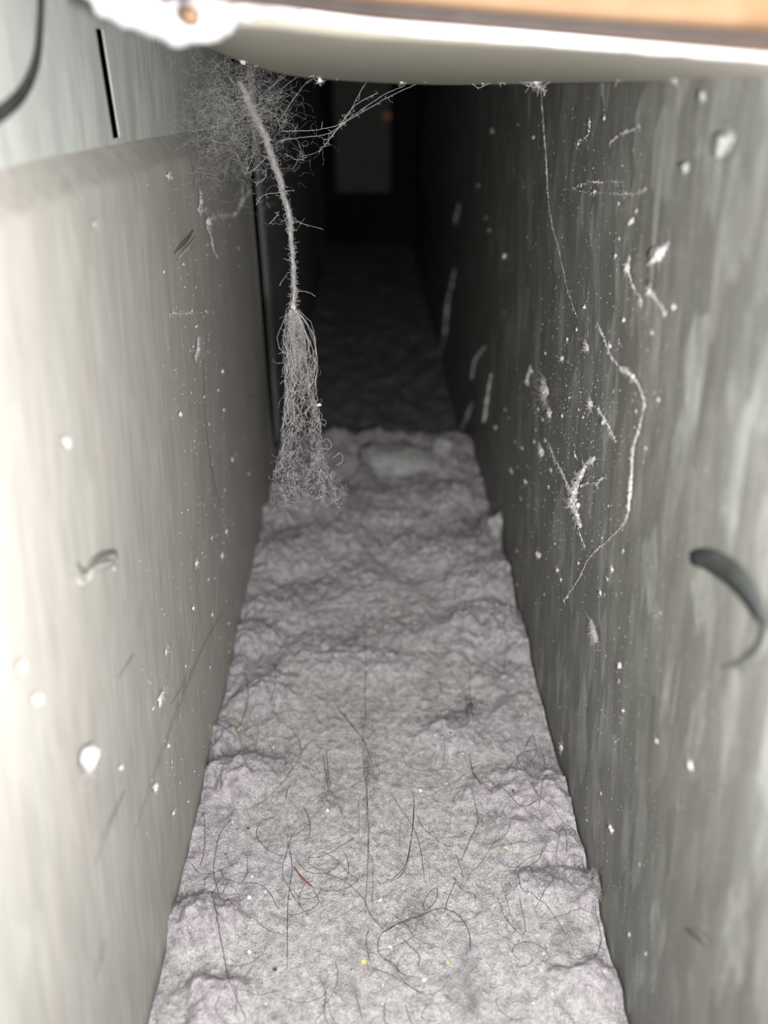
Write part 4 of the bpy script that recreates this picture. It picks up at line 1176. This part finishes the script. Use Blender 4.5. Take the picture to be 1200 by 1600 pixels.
# ------------------------------------------------------------------ cobwebs
def web(name, strands, label, rad_=.00004, extra=0, box_=None, seed=0, cat='cobweb', beads=0):
    r = np.random.default_rng(seed)
    lines = []; rr_ = []
    for pl in strands:
        P = spline([at(p[0], p[1], min(p[2], .196)) for p in pl], 8 * len(pl))
        P += r.normal(size=P.shape) * .00004
        lines.append(P); rr_.append(rad_ * (1 + .6 * np.abs(fbm(np.linspace(0, 9, len(P)), np.full(len(P), r.uniform(0, 40)), 3))))
        for k in range(beads):
            i = r.integers(0, len(P)); p = P[i]; ln = r.uniform(.0004, .0013)
            d = r.normal(size=3); d /= np.linalg.norm(d)
            lines.append(np.array([p, p + d * ln, p + d * ln + r.normal(size=3) * ln * .6])); rr_.append(rad_ * .8)
    for k in range(extra):
        (x0, y0, d0), (x1, y1, d1) = box_
        q = r.uniform(size=3); g = r.normal(0, .30, 3) + .5
        x, y, d = x0 + (x1 - x0) * g[0], y0 + (y1 - y0) * g[1], d0 + (d1 - d0) * q[2]
        a = r.uniform(0, 6.28); cv = r.normal() * .28; P = []; st = r.uniform(2, 5)
        for j in range(10):
            P.append(at(x, y, d)); x += math.cos(a) * st; y += math.sin(a) * st; a += cv + r.normal() * .4; d += r.normal() * .0006
        lines.append(np.array(P)); rr_.append(r.uniform(.000007, .000016))
    v, f = tubes(lines, rr_, 3)
    return tag(obj(name, v, f, MAT['web']), label, cat)
D = 0.194
web('cobweb', [[(400, 100, .2), (385, 150, D), (372, 200, D)], [(440, 118, .195), (400, 165, D), (360, 200, D)], [(340, 100, .195), (372, 140, D), (400, 190, D)], [(330, 140, .2), (375, 165, D), (415, 175, D)],
               [(345, 190, D), (380, 180, D), (420, 185, D), (435, 178, D)]], 'dense grey cobweb cloud around the top of the tassel cord', .000026, 1600, ((300, 92, .178), (432, 250, .200)), 3, beads=12)
web('cobweb', [[(440, 205, .212), (480, 204, .212), (500, 202, .212), (532, 194, .212), (575, 170, .208), (610, 150, .204), (650, 132, .196)],
               [(436, 220, .212), (470, 215, .212), (505, 211, .212), (524, 202, .212), (560, 175, .208), (600, 148, .202), (630, 135, .197)],
               [(498, 238, .213), (510, 224, .213), (524, 205, .212), (540, 185, .21), (552, 165, .207), (565, 140, .203), (578, 122, .197)],
               [(530, 196, .212), (555, 165, .208), (590, 145, .2)], [(518, 215, .212), (526, 203, .212), (540, 192, .211)]], 'forked cobweb strands reaching from the lip across the dark opening', .00006, 0, None, 4, beads=9)
web('cobweb', [[(408, 150, D), (430, 130, .207), (462, 108, .195)], [(420, 155, D), (445, 135, .206), (470, 116, .196)], [(435, 190, D), (455, 160, .208), (478, 130, .199), (492, 122, .195)], [(445, 178, D), (452, 165, .209), (465, 145, .203)],
               [(405, 170, D), (428, 178, D), (440, 200, D), (448, 185, D)]], 'parallel slanting cobweb strands under the left end of the lip', .00004, 30, ((400, 130, .18), (450, 200, .198)), 5, beads=4)
web('cobweb', [[(398, 238, D), (384, 272, D)], [(440, 300, D), (412, 305, D), (400, 320, D)], [(383, 273, D), (400, 262, D), (412, 250, D), (420, 245, D)], [(405, 265, D), (415, 268, D), (414, 278, D), (404, 284, D), (400, 292, D)],
               [(446, 298, D), (460, 298, D)], [(420, 350, D), (430, 340, D), (436, 330, D)]], 'loose web strands between the cord and the left sheet', .00005, 60, ((310, 220, .188), (420, 300, .200)), 6, beads=6)
web('cobweb', [[(455, 342, D), (475, 350, D), (505, 358, D)], [(470, 245, D), (490, 240, D), (500, 235, D)], [(445, 240, D), (465, 250, D), (480, 245, D)], [(460, 260, D), (470, 240, D), (468, 225, D)]], 'faint stray web strands right of the cord', .00003, 24, ((440, 220, .188), (500, 265, .200)), 7, beads=5)
web('cobweb', [[(482, 120, 0.183), (505, 116, 0.183), (530, 114, 0.183), (548, 117, 0.183), (565, 113, 0.183), (600, 113, 0.183), (622, 113, 0.182)], [(660, 119, 0.180), (675, 124, 0.180), (695, 120, 0.179), (720, 121, 0.178), (735, 128, 0.177), (748, 137, 0.176), (770, 128, 0.174), (800, 125, 0.171), (830, 135, 0.168), (850, 133, 0.165), (862, 125, 0.163)],
               [(735, 123, 0.177), (760, 121, 0.175), (790, 129, 0.172)], [(815, 128, 0.169), (835, 131, 0.167), (848, 141, 0.165)]], 'ragged web line along the lower edge of the lip', .00007, 0, None, 8, beads=26)
for px, py, s_, lab in ((553, 108, 14, 'bright white fluff bead hanging on the lip edge'), (628, 126, 9, 'small fluffy knot hanging under the lip'), (500, 125, 8, 'ragged lint scrap under the left part of the lip'), (685, 100, 11, 'pale fluff smear on the lip right of the far plate'), (755, 122, 12, 'white lint scrap on the lip web line'), (838, 127, 10, 'white lint scrap at the right end of the lip web line'), (970, 115, 13, 'blurred pale fluff dot on the right part of the lip'), (1055, 120, 11, 'blurred fluff dot under the right part of the lip'), (380, 95, 9, 'tiny fluff dot on the left end of the lip edge'), (402, 98, 7, 'tiny lint scrap beside the left lip edge'), (600, 95, 8, 'faint fluff dot on the middle of the lip')):
    dd = float(np.interp(px, [p[0] for p in lipb], [p[2] for p in lipb])) - .006
    c = at(px, py, dd); q = s_ * dd / FPX / 2
    v, f = blob(c, [CR * q, CF * q * .8, CU * q], 2, .5, px)
    r2_ = np.random.default_rng(px); ls = []; rs_ = []
    for k in range(26):
        d = r2_.normal(size=3); d /= np.linalg.norm(d); p = c + d * q * .8
        ls.append(np.array([p, p + d * q * .8, p + d * q + r2_.normal(size=3) * q * .6])); rs_.append(.00004)
    tag(obj('fluff_bead', *join([(v, f), tubes(ls, rs_, 3)]), MAT['lint']), lab, 'lint')

for o in list(bpy.data.objects):
    if '_o' in o: del o['_o']
